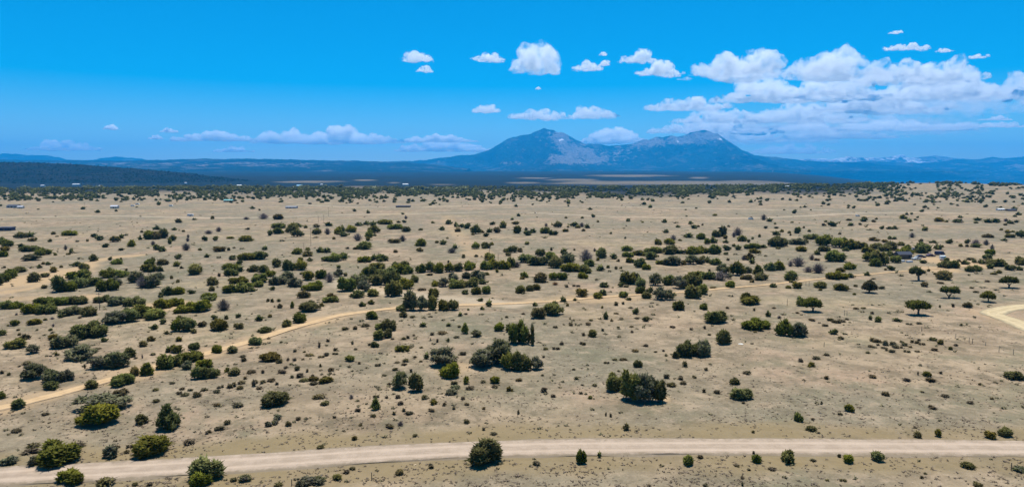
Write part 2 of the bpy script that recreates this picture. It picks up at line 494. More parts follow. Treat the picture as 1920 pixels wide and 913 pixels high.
def peaks():
    D = 26000.0
    sky = [(640, 312), (700, 305), (740, 303), (786, 301), (830, 296), (866, 291), (889, 290), (919, 281), (935, 271), (951, 261), (972, 255), (996, 250.5), (1010, 244.5), (1019, 240.5), (1026, 243), (1037, 244), (1046, 248), (1058, 249), (1078, 261), (1096, 270), (1123, 270), (1140, 274), (1161, 273), (1190, 268.6), (1206, 262), (1216, 263), (1230, 256.5), (1240, 258.5), (1258, 254.5), (1270, 257), (1284, 254.5), (1296, 248), (1306, 247.5), (1318, 244.5), (1328, 245.5), (1338, 250), (1346, 250.5), (1359, 260.5), (1391, 281), (1415, 291), (1455, 295), (1511, 302), (1571, 304), (1610, 305), (1660, 309), (1720, 314)]
    me, X, Y, Z, R, A = crest_range('twin_peaks', sky, D, 110.0, 9000, 6000, 560, 150, .85, .8, 3, 1.75, 110)
    px, py = px_of(X, Y, Z)
    g = lambda cx, cy, rx, ry: np.exp(-(((px - cx) / rx) ** 2 + ((py - cy) / ry) ** 2))
    fr = (Y < D + 50)
    rock = .85 * g(1048, 258, 26, 14) + .75 * g(1078, 280, 34, 14) + .6 * g(1120, 290, 40, 10) + .5 * g(1050, 296, 26, 7) + .5 * g(1100, 302, 60, 5) + .9 * g(1330, 256, 34, 12) + .8 * g(1240, 264, 50, 9) + .7 * g(1290, 262, 30, 10) + .5 * g(1150, 282, 20, 8) + .3 * g(1000, 306, 120, 4) + .45 * g(1200, 272, 30, 8)
    attr(me, 'rock', np.where(fr, rock, .3))
    snow = .62 * g(1030, 251, 10, 9) + .58 * g(1052, 262, 9, 8) + .45 * g(1270, 264, 12, 8) + .5 * g(1350, 262, 10, 5) + .45 * g(1228, 261, 8, 4) + .3 * g(1310, 256, 20, 5)
    attr(me, 'snow', np.where(fr, snow, 0))
    tag(obj('mountain', me, MM), kind='structure')
peaks()

def simple_range(name, sky, D, zfoot, front, back, rockk, snowk, seed, mat, spur=.4, fs=1.0, powr=1.3, ncol=260, nrow=60, rough=20):
    me, X, Y, Z, R, A = crest_range(name, sky, D, zfoot, front, back, ncol, nrow, spur, fs, seed, powr, rough)
    attr(me, 'rock', rockk(X, Y, Z, R, A) if callable(rockk) else np.full(len(X), rockk))
    attr(me, 'snow', snowk(X, Y, Z, R, A) if callable(snowk) else np.full(len(X), snowk))
    return tag(obj(name, me, mat), kind='structure')

# foothill apron right of the peaks, long mesa left, farther mesas, snowy range
simple_range('foothills', [(1330, 316), (1400, 309), (1480, 306), (1560, 305), (1600, 305), (1620, 302), (1660, 304), (1690, 305), (1740, 305), (1770, 302), (1797, 299), (1835, 299), (1860, 294), (1877, 297), (1900, 295.5), (1915, 294), (1990, 297), (2120, 301), (2300, 306)],
             30000, -260, 12500, 6000, lambda X, Y, Z, R, A: .12 + .35 * (X > 19000) * (A > .2) * (A < .8), lambda X, Y, Z, R, A: -.4 + 0 * X, 5, MM, .5, 1.0, 1.35, 300, 80, 30)
simple_range('mesa', [(-700, 302), (-300, 300.5), (0, 300), (125, 301), (212, 301.5), (300, 300), (350, 298), (475, 298), (567, 300), (665, 302), (725, 303), (760, 304), (820, 309), (880, 316)],
             17500, 60, 6500, 5000, lambda X, Y, Z, R, A: .05 + .28 * (A > .25) * (A < .6) * (np.abs(X + 9000) < 4500), -.5, 8, MM, .5, .7, 1.0, 260, 70, 14)
simple_range('far_mesa', [(-500, 293), (-250, 290), (-60, 291), (0, 289), (8, 288), (60, 291), (95, 292.5), (112, 295), (125, 299.5), (150, 301), (178, 301), (186, 297.5), (200, 295), (215, 294), (240, 296), (265, 297), (276, 301), (320, 303), (420, 306)],
             29000, 100, 4500, 4000, .05, -.5, 12, MM, .3, .8, .8, 300, 40, 10)
simple_range('snowy_range', [(1440, 304), (1480, 301), (1510, 298.5), (1535, 297), (1560, 299), (1578, 296), (1590, 292), (1602, 296), (1615, 296), (1640, 296), (1660, 295), (1676, 293), (1686, 290.5), (1694, 290), (1701, 296), (1716, 296), (1738, 293.5), (1750, 292), (1768, 294), (1790, 297), (1830, 299), (1900, 301), (2100, 300), (2300, 302)],
             36000, 120, 5500, 4000, lambda X, Y, Z, R, A: .75 + 0 * X, lambda X, Y, Z, R, A: .55 * (1 - A) + .4 * np.exp(-((X - 20530) / 330) ** 2) - .4 * (X > 21300), 21, MM, .6, .8, 1.2, 380, 60, 60)
RIDGE_SKY = [(-900, 301), (-300, 300), (0, 304), (60, 305), (125, 307), (225, 314), (300, 320), (375, 328), (440, 336), (500, 343)]
def shaded_ridge_mat():
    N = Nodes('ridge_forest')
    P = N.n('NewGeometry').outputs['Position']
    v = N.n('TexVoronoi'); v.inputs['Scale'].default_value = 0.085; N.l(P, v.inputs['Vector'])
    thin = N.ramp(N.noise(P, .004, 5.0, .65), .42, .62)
    c = N.mix(N.ramp(v.outputs['Distance'], .35, .8), (0.004, 0.009, 0.011), (0.020, 0.020, 0.020))  # ridge under cloud: its shade is put into these near-black colours
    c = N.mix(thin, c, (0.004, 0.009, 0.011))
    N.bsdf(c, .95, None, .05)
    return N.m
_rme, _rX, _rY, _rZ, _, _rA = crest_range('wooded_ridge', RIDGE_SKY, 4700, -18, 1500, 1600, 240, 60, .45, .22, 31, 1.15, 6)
tag(obj('wooded_ridge', _rme, shaded_ridge_mat()), kind='structure')

# ------------------------------------------------------------------ haze: one closed box of even, pale blue air
def haze_box():
    x, y0, y1, z0, z1 = 45000, -4000, 41500, -720, 1790
    v = [(-x, y0, z0), (x, y0, z0), (x, y1, z0), (-x, y1, z0), (-x, y0, z1), (x, y0, z1), (x, y1, z1), (-x, y1, z1)]
    f = [(0, 3, 2, 1), (4, 5, 6, 7), (0, 1, 5, 4), (1, 2, 6, 5), (2, 3, 7, 6), (3, 0, 4, 7)]
    me = mesh_from('haze', v, f)
    N = Nodes('haze_air')
    pv = N.n('VolumePrincipled')
    pv.inputs['Color'].default_value = HAZE_COLOR
    pv.inputs['Density'].default_value = HAZE_DENSITY
    pv.inputs['Anisotropy'].default_value = 0.35
    N.l(pv.outputs[0], N.out.inputs['Volume'])
    tag(obj('haze', me, N.m), 'thin blue haze in the air between camera and mountains', 'haze', kind='stuff')
HAZE_COLOR = (0.02, 0.47, 1.0, 1.0)
HAZE_DENSITY = 3.9e-5
haze_box()
